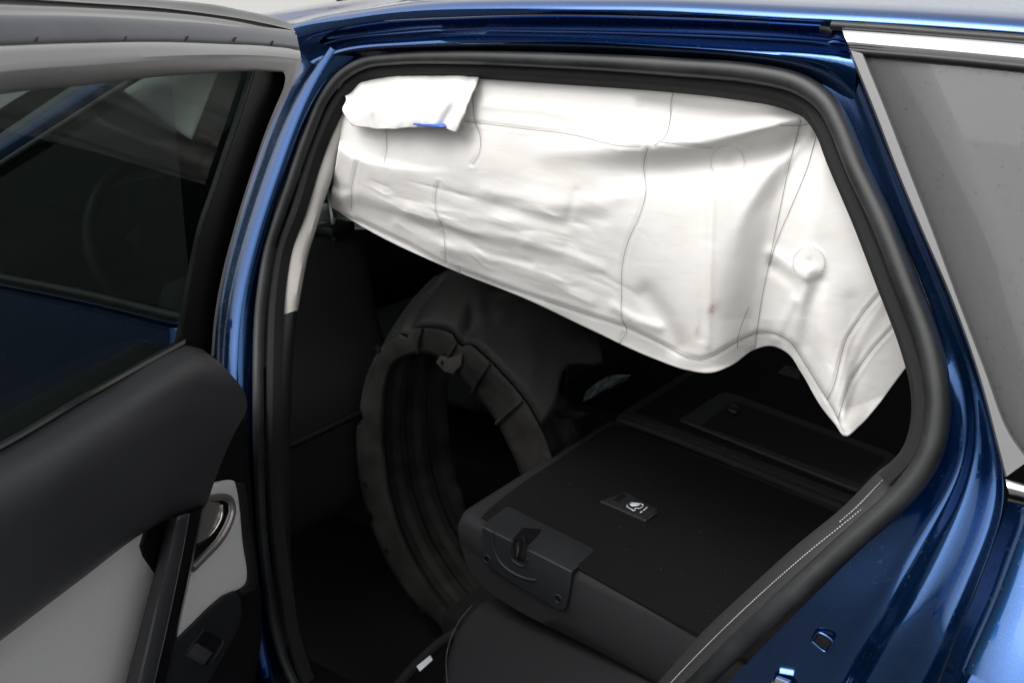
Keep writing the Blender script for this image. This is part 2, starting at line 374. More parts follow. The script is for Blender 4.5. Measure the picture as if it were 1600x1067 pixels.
# centre pillar between the doors
B0 = [(480, 62), (455, 102), (425, 150), (400, 200), (382, 251), (363, 307), (346, 360), (325, 433), (312, 509), (310, 600), (318, 750), (335, 900), (355, 1000), (390, 1120)]
B1 = [(512, 72), (480, 102), (450, 150), (425, 200), (407, 251), (388, 307), (371, 360), (351, 433), (338, 509), (336, 600), (345, 750), (362, 900), (380, 1000), (410, 1120)]
B2 = [(519, 76), (493, 116), (470, 158), (447, 217), (428, 274), (406, 335), (392, 385), (372, 450), (362, 520), (361, 610), (368, 750), (383, 900), (398, 1000), (425, 1120)]
B3 = [(524, 80), (499, 122), (478, 163), (455, 222), (436, 280), (414, 340), (400, 390), (382, 455), (372, 525), (370, 615), (376, 750), (390, 900), (405, 1000), (432, 1120)]
B4 = [(566, 92), (527, 120), (499, 157), (465, 242), (445, 297), (428, 356), (417, 396), (405, 447), (400, 500), (398, 640), (400, 750), (414, 900), (426, 985), (462, 1120)]
loft('door_pillar', [Sp(B0, .035), Sp(B1, .022), Sp(B2, .002), Sp(B3, .006), Sp(B4, .036)], PAINT, car, n=110, sub=5, sharp=60, relax=30)

# door seal: a rubber bulb all round the opening and a flocked lip inside it
GC = [(480, 1110), (447, 1040), (430, 985), (420, 920), (411, 850), (405, 750), (403, 640), (405, 497), (412, 436), (420, 390), (437, 335), (453, 290), (468, 245), (485, 200), (504, 156), (530, 122), (565, 100), (620, 92), (705, 90), (850, 94), (1056, 105), (1194, 118), (1250, 133), (1290, 162), (1312, 200), (1336, 260), (1379, 350), (1416, 445), (1449, 535), (1462, 600), (1463, 650), (1452, 705), (1430, 745), (1395, 785), (1313, 858), (1232, 932), (1150, 1008), (1095, 1062), (1040, 1115)]
bulb = [(-.0135, -.008), (-.0135, .002), (-.011, .008), (-.006, .0115), (0, .0125), (.006, .0112), (.0105, .007), (.0125, .001), (.0125, -.008)]
seal = sweep('door_seal', Sp(GC, .026), bulb, RUBBER, car, n=260, scale=([0, .1, .6, .9], [.6, .62, .82, .92]))
LC = [(497, 1110), (470, 1050), (451, 985), (441, 920), (431, 850), (424, 750), (423, 640), (426, 497), (431, 436), (441, 383), (461, 330), (485, 251), (502, 206), (526, 158), (548, 129), (575, 114), (620, 109), (705, 107), (850, 114), (1056, 127), (1142, 136), (1215, 148), (1258, 166), (1282, 196), (1306, 255), (1345, 345), (1384, 445), (1422, 545), (1438, 610), (1438, 660), (1424, 706), (1385, 750)]
lip = [(-.011, -.02), (-.011, .002), (-.006, .007), (.004, .007), (.009, .003), (.012, -.012), (.012, -.02)]
sweep('flocked_lip', Sp(LC, .042), lip, RUBBER_FABRIC, seal, n=220, scale=([0, .1, .6, .9], [.75, .75, .85, 1.0]))

# inner pillar trim: beige above, dark below
T1 = [(566, 128), (545, 150), (517, 200), (489, 276), (463, 352), (454, 384), (440, 447), (434, 494)]
T2 = [(600, 128), (580, 150), (545, 195), (518, 268), (500, 319), (489, 358), (477, 396), (466, 452), (460, 486)]
loft('upper_pillar_trim', [Sp([(x-14, y) for x, y in T1], .05), Sp(T1, .056), Sp(T2, .075), Sp([(x+4, y+2) for x, y in T2], .12)], BEIGE, car, n=40, sub=4)
T3 = [(436, 490), (434, 560), (434, 640), (436, 760), (442, 880), (452, 960), (470, 1030), (500, 1110)]
T4 = [(459, 484), (453, 540), (449, 640), (449, 760), (452, 880), (462, 960), (480, 1030), (512, 1110)]
loft('lower_pillar_trim', [Sp([(x-14, y) for x, y in T3], .05), Sp(T3, .057), Sp(T4, .075), Sp([(x+3, y) for x, y in T4], .13)], DARKPLASTIC, car, n=40, sub=4)

# rear jamb: stepped painted flange from the seal out to the quarter panel
K0 = [(1270, 118), (1301, 142), (1322, 180), (1352, 266), (1402, 350), (1436, 434), (1462, 498), (1478, 561), (1485, 620), (1478, 690), (1456, 745), (1412, 797), (1337, 865), (1262, 940), (1187, 1015), (1120, 1085)]
K1 = [(1300, 98), (1316, 142), (1334, 183), (1366, 255), (1404, 350), (1440, 434), (1470, 519), (1491, 586), (1497, 650), (1484, 735), (1438, 801), (1389, 881), (1340, 955), (1300, 1010), (1262, 1067), (1215, 1130)]
K2 = [(1312, 92), (1326, 135), (1342, 175), (1374, 255), (1411, 350), (1448, 434), (1480, 519), (1503, 586), (1512, 660), (1506, 720), (1484, 770), (1453, 823), (1407, 905), (1361, 985), (1315, 1067), (1275, 1140)]
K3 = [(1318, 88), (1332, 130), (1350, 172), (1384, 255), (1419, 350), (1458, 440), (1492, 519), (1517, 590), (1528, 660), (1524, 735), (1500, 800), (1472, 863), (1432, 936), (1392, 1000), (1352, 1067), (1305, 1140)]
K4 = [(1324, 84), (1340, 120), (1358, 165), (1396, 257), (1430, 345), (1474, 450), (1514, 558), (1545, 660), (1560, 735), (1558, 800), (1521, 893), (1472, 1010), (1444, 1067), (1405, 1140)]
K5 = [(1327, 77), (1345, 120), (1366, 174), (1402, 268), (1436, 350), (1487, 468), (1529, 586), (1563, 713), (1573, 786), (1557, 832), (1521, 930), (1484, 1016), (1466, 1067), (1430, 1140)]
def ko(pts, a, b, c=0.0):      # offset a on the upright pillar, b down round the wheel arch
    return [S(x, y, a+(b-a)*min(1, max(0, (y-520)/220))+c*max(0, (y-740)/400)) for x, y in pts]
loft('rear_door_jamb', [ko(K0, .034, .032), ko(K1, .030, .046, -.004), ko(K2, .026, .056, -.010), ko(K3, .020, .047, -.022), ko(K4, .012, .058, -.024), ko(K5, -.006, .030, -.050)], PAINT, car, n=170, sub=6, sharp=70, relax=60)
# access hole pressed into the jamb
slab('jamb_hole', Sp([(1268, 1001), (1279, 989), (1300, 1003), (1290, 1017)], .036), (0, -1, .25), .004, BLACKGLOSS, car, .001)
tube('jamb_hole_rim', Sp([(1268, 1001), (1279, 988), (1301, 1002), (1291, 1018), (1268, 1001)], .035), .0016, PAINT, car, n=40)
slab('striker', Sp([(1203, 1066), (1212, 1058), (1232, 1066), (1240, 1085), (1210, 1090)], .028), (0, -1, .25), .008, CHROME, car, .002)

# quarter panel below the belt
def q(x, y, o): return S(x, y, o)
Q0 = [(1571, 778), (1574, 788), (1559, 832), (1523, 930), (1486, 1016), (1468, 1067), (1432, 1140)]
Q0b = [(1577, 779), (1579, 790), (1564, 834), (1528, 932), (1491, 1018), (1473, 1069), (1437, 1142)]
P0 = [S(x, y, .028-.05*max(0, (y-740)/400)) for x, y in Q0]; P1 = [S(x, y, .020-.058*max(0, (y-740)/400)) for x, y in Q0b]
def push(P, dx, dy, dz): return [p+np.array([dx, dy, dz]) for p in P]
loft('quarter_panel', [P0, P1, push(P1, .06, -.004, 0), push(P1, .25, -.010, 0), push(P1, .6, 0, 0), push(P1, 1.0, .04, 0)], PAINT, car, n=40, sub=5, thick=.002, relax=4)
# quarter window: grey pillar trim, glass, bright strips above and below
W1 = [(1329, 79), (1368, 174), (1404, 268), (1438, 350), (1489, 468), (1531, 586), (1565, 713), (1573, 744)]
W2 = [(1347, 84), (1388, 185), (1420, 268), (1452, 350), (1496, 468), (1538, 578), (1575, 675), (1606, 720)]
loft('window_pillar_trim', [Sp([(x-3, y+1) for x, y in W1], -.004), Sp(W1, -.024), Sp(W2, -.024), Sp([(x+4, y-1) for x, y in W2], -.012)], mat('grey_trim', (.13, .13, .132), .38, var=.05), car, n=50, sub=3, linear=True, sharp=30)
qw = [(1350, 84), (1390, 185), (1422, 268), (1454, 350), (1498, 468), (1540, 578), (1577, 675), (1610, 722)]
c0 = np.array(Sp(qw, -.014)); quarter = []
for k, dx in enumerate((0, .08, .25, .5, .8)): quarter.append(c0+np.array([dx, 0.0, 0])*np.linspace(1, 1, len(c0))[:, None])
loft('quarter_window', quarter, QGLASS, car, n=40, sub=3, thick=.004)
def strip(name, up_, lo_, o, m):
    loft(name, [Sp([(x-1, y-2) for x, y in up_], o+.012), Sp(up_, o), Sp([((a[0]+b[0])/2, (a[1]+b[1])/2) for a, b in zip(up_, lo_)], o-.004), Sp(lo_, o), Sp([(x-1, y+2) for x, y in lo_], o+.012)], m, car, n=40, sub=3)
strip('chrome_strip', [(1316, 48), (1400, 54), (1480, 60), (1600, 70), (1700, 79)], [(1327, 75), (1400, 82), (1480, 89), (1600, 101), (1700, 111)], -.022, CHROME)
strip('chrome_strip', [(1571, 749), (1600, 757), (1680, 778)], [(1577, 771), (1604, 778), (1684, 800)], -.028, CHROME)
tube('window_seal', Sp([(1330, 80), (1400, 86), (1480, 93), (1600, 105), (1700, 115)], -.018), .004, RUBBER, car, n=30)
tube('roof_seal', Sp([(1300, 40), (1400, 46.5), (1480, 53), (1600, 62), (1700, 71)], -.012), .005, RUBBER, car, n=30)
tube('panel_gap', Sp([(1575, 781), (1600, 787), (1680, 808)], -.022), .002, BLACK, car, n=20)

# windscreen
ws = [np.array([-.60, y, 1.375+.03*math.sin((y-.25)/1.27*math.pi)]) for y in np.linspace(.25, 1.52, 9)]
wb = [np.array([-1.42-.12*math.sin((y-.05)/1.66*math.pi), y, .90]) for y in np.linspace(.05, 1.71, 9)]
loft('windscreen', [ws, [(a+b)/2+np.array([-.03, 0, .05]) for a, b in zip(ws, wb)], wb], glass_mat('windscreen_glass', (.22, .27, .25), .01, (.3, .3, .3)), car, n=24, sub=6, thick=.004)
# sill and cabin shell
box('sill', (-.2, -.06, .22), (.95, .0, .36), PAINT, car, .02)
box('sill_inner_trim', (-.2, .003, .22), (.95, .10, .355), BLACK, car, .02)
box('cabin_floor', (-1.4, .06, .10), (2.0, 1.72, .14), CARPET, car, .01)
box('rear_footwell_tunnel', (-1.4, .72, .13), (.3, .98, .30), CARPET, car, .05)
box('rear_bulkhead', (1.95, .1, .1), (2.0, 1.7, 1.42), LINING, car, 0)
box('front_bulkhead', (-1.5, .02, .1), (-1.44, 1.75, .92), LINING, car, 0)
box('far_body_side', (-1.5, 1.70, .1), (2.0, 1.76, .98), LINING, car, 0)
box('far_window_light_block', (-1.45, 1.60, .96), (2.0, 1.62, 1.46), LINING, car, 0)  # added dark sheet that keeps far-side daylight out of the cabin
hl = np.array(e1)
loft('headliner', [e1+np.array([0, dy, dz]) for dy, dz in ((.09, -.03), (.2, .005), (.66, .03), (1.1, .005), (1.24, -.03))], mat('headliner_cloth', (.35, .34, .32), .95), car, n=30, sub=3)
box('near_side_lining', (1.06, .13, .1), (2.0, .16, .9), LINING, car, 0)

# ------------------------------------------------------------------ front door and front of the cabin (seen through the open door's glass)
FB = [(300, 503), (285, 500), (140, 465), (0, 437), (-150, 408), (-300, 380)]
fb = np.array(Sp(FB, -.03))
fdoor = loft('front_door', [push(fb, 0, .02, .004), fb, push(fb, 0, -.02, -.05), push(fb, 0, -.03, -.2), push(fb, 0, -.01, -.6)], PAINT, car, n=30, sub=4, thick=.003)
tube('belt_moulding', push(fb, 0, -.004, .006), .008, RUBBER, fdoor, n=30)
FU = [(330, 66), (255, 92), (190, 131), (100, 188), (0, 252), (-120, 330), (-260, 420)]
fu = np.array(Sp(FU, 0.0))
loft('window_frame', [push(fu, 0, .03, .0), fu, push(fu, -.01, .0, .022), push(fu, -.03, .03, .05)], PAINT, fdoor, n=40, sub=4, sharp=40)
tube('window_channel', push(fu, .004, -.004, -.006), .006, SEALGREY, fdoor, n=40)
loft('window_glass', [push(fu[1:], 0, .012, 0), push(fb[1:], 0, .02, 0)], CLEARGLASS, fdoor, n=30, sub=4)
box('dashboard', (-1.5, .12, .55), (-1.05, 1.68, .93), DARKPLASTIC, car, .06, 4)
wc = PY(262, 380, .42)
tr_ = [np.array([wc[0]-.06*math.sin(a), wc[1]+.18*math.cos(a), wc[2]+.17*math.sin(a)]) for a in np.linspace(0, 2*math.pi, 33)[:-1]]
P = crs(tr_, 60, True); G = []
for i in range(60):
    t = P[(i+1) % 60]-P[i-1]; t /= np.linalg.norm(t); a = P[i]-wc; a /= np.linalg.norm(a); b = np.cross(t, a)
    G.append([P[i]+a*x+b*y for x, y in ell(.015, .015, 10)])
sw = obj('steering_wheel', grid_mesh('steering_wheel', G, True, True), DARKPLASTIC, car)
slab('wheel_boss', [wc+np.array([-.04*math.sin(a)*.4, .08*math.cos(a), .06*math.sin(a)]) for a in np.linspace(0, 2*math.pi, 21)[:-1]], (1, 0, .35), .05, DARKPLASTIC, sw, .01)
for a in (0.1, math.pi-.1, -math.pi/2):
    tube('wheel_spoke', [wc+np.array([-.025, .07*math.cos(a), .05*math.sin(a)]), wc+np.array([-.03-.03*math.sin(a), .18*math.cos(a), .17*math.sin(a)])], .014, DARKPLASTIC, sw, n=4, out=(1, 0, .3))

# ------------------------------------------------------------------ the open rear door
DNU = DN+np.array([0, 0, .28])
base = [(-260, 815), (-120, 760), (0, 704), (140, 622), (285, 541), (318, 546), (340, 560), (365, 595), (388, 640), (396, 750), (404, 850), (412, 930), (414, 1000), (404, 1060), (395, 1120), (-260, 1120)]
rdoor = patch('rear_door', base, D, DN, .06, BLACK, car, .010, 6, .01, 30)
T0 = [(-260, -34), (-120, -26), (0, -18), (120, -9), (240, 0), (334, 9), (379, 18), (409, 24), (440, 32), (456, 39)]
T1_ = [(-260, -22), (-120, -12), (0, -4), (120, 4), (250, 13), (324, 22), (375, 29.5), (409, 36), (440, 43), (459, 48)]
T2_ = [(-260, -4), (-120, 3), (0, 9), (120, 14), (250, 21.5), (324, 29), (375, 37), (409, 44), (440, 48), (461, 51)]
T3_ = [(-260, 18), (-120, 21), (0, 24), (131, 26), (250, 32), (315, 36.5), (390, 45), (420, 49), (446, 53), (464, 56)]
T4_ = [(-260, 92), (-120, 83), (0, 75), (131, 70), (250, 68), (352, 71), (400, 73), (427, 75), (450, 77.5), (468, 81)]
fr1 = loft('frame_top_trim', [Dp([(x, y+3) for x, y in T0], -.055), Dp(T0, -.045), Dp([(x, y-2) for x, y in T1_], -.040), Dp(T1_, -.032), Dp([(x, y+2) for x, y in T1_], -.038), Dp([(x, y-2) for x, y in T2_], -.032), Dp(T2_, -.025), Dp([(x, y+3) for x, y in T2_], -.024), Dp(T3_, -.016)], FRAMEGREY, rdoor, n=80, sub=3, sharp=60)
loft('frame_top_seal', [Dp([(x, y-1) for x, y in T3_], -.022), Dp([(x, y+1) for x, y in T3_], -.014), Dp([(a[0]*.6+b[0]*.4, a[1]*.6+b[1]*.4) for a, b in zip(T3_, T4_)], -.004), Dp([(x, y-4) for x, y in T4_], .004), Dp(T4_, .002), Dp([(x-2, y+2) for x, y in T4_], -.004)], SEALGREY, rdoor, n=80, sub=4, sharp=60)
for x, y in ((58, 61), (196, 60), (292, 59.5), (367, 61), (425, 67)):
    slab('seal_clip', [D(x-3, y+4, .0045), D(x+1, y-3, .003), D(x+4, y-3, .003), D(x, y+4, .0045)], DNU, .003, BLACK, rdoor, .0005)
T5_ = [(-260, 150), (-120, 128), (0, 109), (131, 99), (250, 91), (352, 88), (420, 89.5), (470, 93)]
T6_ = [(-260, 205), (-120, 172), (0, 145), (131, 131), (250, 118), (334, 112), (400, 110), (446, 112)]
loft('window_frame', [Dp([(x, y-2) for x, y in T4_[:-1]]+[(469, 80)], .0), Dp([(x, y) for x, y in T4_[:-1]]+[(469, 81)], .012), Dp([(a[0], a[1]-2) for a in T5_], .026), Dp(T5_, .027), Dp(T6_, .022), Dp([(x, y-2) for x, y in T6_], .004)], FRAMEGREY, rdoor, n=80, sub=4, sharp=25)
FV1 = [(471, 92), (461, 122), (445, 153), (428, 184), (414, 217), (404, 245), (385, 303), (368, 360), (352, 420), (339, 490), (333, 556)]
FV2 = [(440, 108), (446, 122), (443, 138), (432, 164), (416, 203), (403, 240), (383, 300), (366, 357), (349, 420), (336, 490), (330, 556)]
loft('window_frame_post', [Dp([(x+1, y) for x, y in FV1], -.01), Dp(FV1, .024), Dp(FV2, .022), Dp([(x-1, y+1) for x, y in FV2], .004)], FRAMEGREY, rdoor, n=60, sub=3, linear=True, sharp=30)
AP1 = [(452, 104), (446, 138), (434, 164), (418, 203), (404, 243), (384, 303), (367, 360), (350, 425), (338, 495), (333, 560)]
AP2 = [(401, 104), (394, 130), (384, 160), (371, 200), (357, 240), (337, 300), (318, 355), (304, 420), (291, 490), (281, 543)]
loft('pillar_applique', [Dp(AP1, .008), Dp(AP2, .008), Dp([(x-2, y) for x, y in AP2], .0)], BLACK, rdoor, n=40, sub=3, linear=True)
tube('glass_channel', Dp([(x-6, y) for x, y in AP2], .004), .003, RUBBER, rdoor, n=40, out=DN)
GB = [(-260, 815), (-120, 760), (0, 704), (140, 622), (290, 538)]
GT = [(-260, 190), (-120, 160), (0, 135), (140, 120), (402, 100)]
loft('door_window_glass', [Dp(GT, .0), Dp([(a[0]*.5+b[0]*.5, a[1]*.5+b[1]*.5) for a, b in zip(GT, GB)], 0), Dp(GB, 0)], DOORGLASS, rdoor, n=20, sub=3)
loft('belt_seal', [Dp([(x, y-13) for x, y in GB], .002), Dp([(x, y-12) for x, y in GB], .012), Dp([(x, y-3) for x, y in GB], .018), Dp([(x, y+2) for x, y in GB], .016)], BLACKGLOSS, rdoor, n=20, sub=2)
# padded upper trim: rounded from the belt over to its lower edge
PA = [(-260, 815), (-120, 760), (0, 704), (140, 622), (285, 541), (316, 545)]
PB = [(-260, 870), (-120, 800), (0, 745), (150, 655), (300, 570), (352, 575)]
PC = [(-260, 950), (-120, 860), (0, 800), (150, 702), (300, 625), (386, 637)]
PD = [(-260, 1030), (-120, 950), (0, 880), (150, 765), (270, 705), (366, 677)]
PE = [(-260, 1100), (-120, 1030), (0, 950), (140, 845), (240, 778), (346, 722)]
PF = [(-260, 1180), (-120, 1085), (0, 992), (120, 900), (234, 818), (323, 787)]
PG = [(-260, 1190), (-120, 1095), (0, 1003), (120, 912), (236, 826), (318, 795)]
loft('trim_pad', [Dp(PA, .014), Dp(PB, .045), Dp(PC, .062), Dp(PD, .066), Dp(PE, .062), Dp(PF, .052), Dp(PG, .02)], DARKPAD, rdoor, n=70, sub=6, sharp=60)
# light fabric inserts
fa = [(-260, 1190), (-120, 1090), (0, 996), (120, 905), (240, 812), (250, 900), (205, 1090), (150, 1180)]
patch('fabric_insert', fa, D, DNU, .02, FABRIC, rdoor, .030, 4, .004, 16)
fbp = [(322, 780), (331, 758), (343, 752), (368, 750), (372, 762), (382, 850), (388, 903), (384, 914), (372, 922), (350, 931), (328, 949), (290, 987), (264, 1010), (290, 890)]
patch('fabric_insert', fbp, D, DNU, .02, FABRIC, rdoor, .030, 4, .004, 8, 90)
patch('insert_edging', [(366, 752), (386, 753), (396, 830), (406, 905), (402, 922), (384, 930), (371, 926), (388, 905), (382, 850)], D, DNU, .02, DARKPLASTIC, rdoor, .026, 4, .005, 8)
# release handle: silver bezel ring, dark bowl, bright lever
bez = [(306, 782), (330, 778), (348, 776), (360, 782), (363, 797), (357, 818), (343, 843), (322, 866), (300, 888)]
tube('handle_bezel', Dp(bez, .031), .0055, SILVER, rdoor, n=40, out=DNU)
patch('handle_bowl', [(300, 784), (330, 781), (348, 780), (358, 786), (359, 799), (351, 820), (338, 842), (318, 864), (298, 884)], D, DNU, .01, BLACKGLOSS, rdoor, .0325, 2, .001, 6)
lv = [(306, 788), (330, 783), (344, 784), (347, 790), (345, 806), (338, 822), (326, 838), (312, 848), (300, 850)]
hd = slab('release_handle', Dp(lv, .040), DNU, .008, SILVER, rdoor, .003, 3)
tube('chrome_edge', Dp([(347, 788), (346, 806), (338, 824), (326, 839), (311, 849)], .0405), .0022, CHROME, hd, n=30, out=DNU)
# grab handle with dark cup behind its upper end
patch('handle_cup', [(232, 817), (250, 806), (300, 795), (300, 900), (248, 900), (226, 868), (221, 852)], D, DNU, .012, BLACK, rdoor, .0335, 3, .002, 8)
loft('grab_handle', [Dp([(264, 806), (252, 850), (240, 900), (218, 985), (185, 1110)], .034), Dp([(270, 808), (258, 850), (246, 900), (224, 985), (192, 1110)], .062), Dp([(278, 808), (268, 850), (256, 900), (236, 985), (206, 1110)], .078), Dp([(292, 804), (284, 850), (273, 900), (255, 985), (226, 1110)], .078), Dp([(296, 802), (287, 850), (277, 900), (259, 985), (230, 1110)], .074)], DARKPAD, rdoor, n=40, sub=5, thick=.004)
loft('handle_inner_face', [Dp([(297, 802), (288, 850), (278, 900), (260, 985), (231, 1110)], .073), Dp([(317, 792), (304, 850), (294, 900), (275, 985), (247, 1110)], .071), Dp([(322, 788), (309, 850), (298, 900), (279, 985), (251, 1110)], .03)], BLACKGLOSS, rdoor, n=40, sub=3, linear=True, sharp=30)
tube('handle_trim_line', Dp([(296, 802), (287.5, 850), (277.5, 900), (259.5, 985), (230, 1110)], .075), .0007, SEALGREY, rdoor, n=30, out=DNU)
# window switch
sp = patch('switch_panel', [(255, 1018), (290, 986), (330, 947), (350, 930), (368, 922), (377, 932), (380, 952), (375, 980), (358, 1012), (332, 1058), (300, 1110), (230, 1110)], D, DNU, .02, DARKPLASTIC, rdoor, .034, 3, .003, 12)
slab('switch_recess', Dp([(319, 983), (349, 1000), (323, 1040), (292, 1022)], .0343), DNU, .004, BLACKGLOSS, sp, .0005)
slab('window_switch', Dp([(309, 1003), (334, 1018), (321, 1037), (295, 1021)], .041), DNU+np.array([0, 0, .3]), .008, DARKPAD, sp, .003, 3)
tube('switch_surround', Dp([(319, 983), (349, 1000), (323, 1040), (292, 1022), (319, 983)], .0345), .0014, DARKPLASTIC, sp, n=60, out=DNU)
# outer skin of the door
sk = np.array(Dp([(430, 560), (430, 700), (425, 850), (420, 1000), (410, 1120)], -.06))
loft('outer_skin', [sk, sk+DD*.3, sk+DD*.6, sk+DD*.9], PAINT, rdoor, n=20, sub=3, thick=.003)

# ------------------------------------------------------------------ front seats
ZT = float(PX(535, 360, -.47)[2])
def front_seat(y0, label, pos):
    st = thing('front_seat', label, 'seat', 'front seats')
    prof = [(-.36, .38), (-.33, .62), (-.385, ZT-.18), (-.445, ZT-.025), (-.48, ZT), (-.525, ZT-.03), (-.52, ZT-.2), (-.48, .55), (-.5, .38)]
    P = crs([np.array([x, 0, z]) for x, z in prof], 40, True); G = []
    for s in np.linspace(-1, 1, 25):
        k = (1-abs(s)**5)**.4 if abs(s) < 1 else 0
        wv = .25-.03*0
        c = np.array([-.435, 0, .76])
        G.append([c+(p-c)*np.array([.35+.65*k, 0, .86+.14*k])+np.array([0, y0+s*wv, 0]) for p in P])
    me = grid_mesh('backrest', G, closed_v=True); bm = bmesh.new(); bm.from_mesh(me); VV = list(bm.verts)
    for a in (0, 24*40):
        c = bm.verts.new(np.mean(np.array(G[a//40]), axis=0)+np.array([0, -.01 if a == 0 else .01, 0]))
        for i in range(40): bm.faces.new((VV[a+i], VV[a+(i+1) % 40], c))
    bmesh.ops.recalc_face_normals(bm, faces=bm.faces); bm.to_mesh(me); bm.free()
    obj('backrest', me, UPHOL, st)
    box('cushion', (-1.0, y0-.24, .36), (-.44, y0+.24, .52), UPHOL, st, .04, 3)
    return st
fs = front_seat(.42, 'charcoal front seat nearest the open door, headrest post showing above it', 0)
pc = PX(521, 345, -.46); pt = PX(518, 325, -.47)
tube('headrest_post', [np.array([-.465, pc[1], ZT-.02]), pc, pt, pt+np.array([-.01, 0, .06])], .0075, mat('post_metal', (.12, .13, .12), .25, .9), fs, n=10, out=(1, 0, 0))
box('post_collar', (pc[0]-.025, pc[1]-.03, pc[2]-.028), (pc[0]+.025, pc[1]+.04, pc[2]-.006), BLACK, fs, .006)
hr0 = pt+np.array([0, .07, .07])
box('headrest', (hr0[0]-.06, hr0[1]-.13, hr0[2]), (hr0[0]+.04, hr0[1]+.13, hr0[2]+.17), UPHOL, fs, .035, 4)
front_seat(1.28, 'charcoal front seat on the far side of the dark cabin', 0)
tube('seam', [np.array([-.325, .2, .60]), np.array([-.318, .42, .605]), np.array([-.325, .66, .60])], .006, BLACK, fs, n=12, out=(1, 0, 0))

# ------------------------------------------------------------------ rear seat, folded
rs = thing('rear_seat', 'charcoal rear seat with its carpeted backrest folded down flat', 'seat')
pf = [(790, 800), (740, 799), (718, 803), (709, 818), (715, 846), (731, 890), (765, 927), (814, 960), (915, 1012), (1015, 1067), (1120, 1128)]
zt0 = lambda x: .664-.11*(x-.212)
side = [np.array([.32, .212, zt0(.32)]), np.array([.235, .212, zt0(.235)])]+[PY(x, y, .212) for x, y in pf[2:]]
b3 = side[-1]; side += [np.array([.98, .212, b3[2]-.02]), np.array([.98, .212, SEAT_O[2]-.11*(.98-.212)+.004])]
top0 = side[0]
ys0, ys1 = .212, .675
sp2 = crs(side[:11], 40); sp2 = list(sp2)+side[11:]
G = []
for s in np.r_[np.linspace(0, .06, 6), np.linspace(.1, .9, 8), np.linspace(.94, 1, 6)]:
    e = min(s, 1-s)/.06; k = 1 if e >= 1 else math.sqrt(max(0, 1-(1-e)**2)); ins = .014*(1-k)
    c = np.mean(sp2, axis=0); row = []
    for p in sp2:
        d = p-c; q2 = p.copy(); q2[1] = ys0+(ys1-ys0)*s
        q2 = q2-np.array([d[0]/.35*ins, 0, d[2]/.09*ins]); row.append(q2)
    G.append(row)
me = grid_mesh('backrest', G, closed_v=True)
bm = bmesh.new(); bm.from_mesh(me); bm.verts.ensure_lookup_table(); k = len(sp2)
VV = list(bm.verts)
for a in (0, (len(G)-1)*k):
    c = bm.verts.new(np.mean(np.array(G[a//k]), axis=0))
    for i in range(k): bm.faces.new((VV[a+i], VV[a+(i+1) % k], c))
bmesh.ops.recalc_face_normals(bm, faces=bm.faces); bm.to_mesh(me); bm.free()
bk = obj('backrest', me, UPHOL, rs, True, 60)
cpt = [(752, 806), (768, 790), (815, 753), (945, 668), (958, 663), (975, 664), (1150, 735), (1330, 808), (1420, 850), (1240, 1075), (1190, 1040), (1096, 990), (985, 930), (900, 884)]
slab('carpet_panel', [SE(x, y, .0035) for x, y in cpt], SEAT_N, .01, CARPET, bk, .003, 3)
bm = bmesh.new(); rl = random.Random(8)
for _ in range(46):
    p = SE(rl.uniform(800, 1260), rl.uniform(720, 960), .0042)
    if not (.24 < p[0] < .9 and .24 < p[1] < .65): continue
    a = rl.uniform(0, 6.3); l = rl.uniform(.0005, .0016)
    t_ = np.array([math.cos(a), math.sin(a), -.11*math.cos(a)])*l; s_ = np.array([-math.sin(a), math.cos(a), 0])*.0004
    v4 = [bm.verts.new(v) for v in (p-t_, p+s_, p+t_, p+np.array([0, 0, .0006]))]
    bm.faces.new((v4[0], v4[1], v4[3])); bm.faces.new((v4[1], v4[2], v4[3])); bm.faces.new((v4[2], v4[0], v4[3]))
me = bpy.data.meshes.new('lint'); bm.to_mesh(me); bm.free(); lint = obj('lint', me, mat('lint', (.3, .29, .27), .9), bk, False); lint['kind'] = 'stuff'
# latch cover over the outer corner
lc = slab('latch_cover', [SE(x, y, .006) for x, y in ((755, 818), (788, 792), (796, 790), (925, 854), (931, 859), (893, 890))], SEAT_N, .01, DARKPLASTIC, bk, .003, 3)
fc = [(752, 822), (893, 893), (889, 925), (885, 948), (880, 954), (870, 953), (790, 905), (760, 884), (753, 872)]
slab('latch_cover_side', [PY(x, y, .204) for x, y in fc], (0, -1, 0), .02, DARKPLASTIC, bk, .003, 3)
slab('latch_slot', [PY(x, y, .2030) for x, y in ((802, 843), (817, 838), (822, 850), (820, 880), (803, 872))], (0, -1, 0), .004, BLACKGLOSS, bk, .0005)
slab('latch_slot', [SE(x, y, .0072) for x, y in ((800, 842), (818, 823), (846, 826), (842, 834), (826, 852))], SEAT_N, .004, BLACKGLOSS, bk, .001)
slab('latch_hook', [PY(x, y, .1995) for x, y in ((804, 850), (809, 846), (811, 858), (808, 872), (804, 868))], (0, -1, 0), .004, METAL, bk, .001)
tube('latch_slot_rim', [PY(x, y, .2028) for x, y in ((800, 845), (800, 873), (818, 884), (824, 874))], .0016, DARKPLASTIC, bk, n=24, out=(0, -1, 0))
tube('cover_rib', [PY(x, y, .2034) for x, y in ((770, 832), (773, 860), (785, 882), (820, 903), (838, 906))], .0025, DARKPLASTIC, bk, n=30, out=(0, -1, 0))
for x, y in ((761, 873), (872, 935)):
    c = PY(x, y, .2036)
    slab('cover_screw', [c+np.array([.006*math.cos(a), 0, .006*math.sin(a)]) for a in np.linspace(0, 2*math.pi, 13)[:-1]], (0, -1, 0), .002, BLACKGLOSS, bk, .0005)
    tube('screw_rim', [c+np.array([.0065*math.cos(a), 0, .0065*math.sin(a)]) for a in np.linspace(0, 2*math.pi, 17)], .001, DARKPLASTIC, bk, n=24, out=(0, -1, 0))
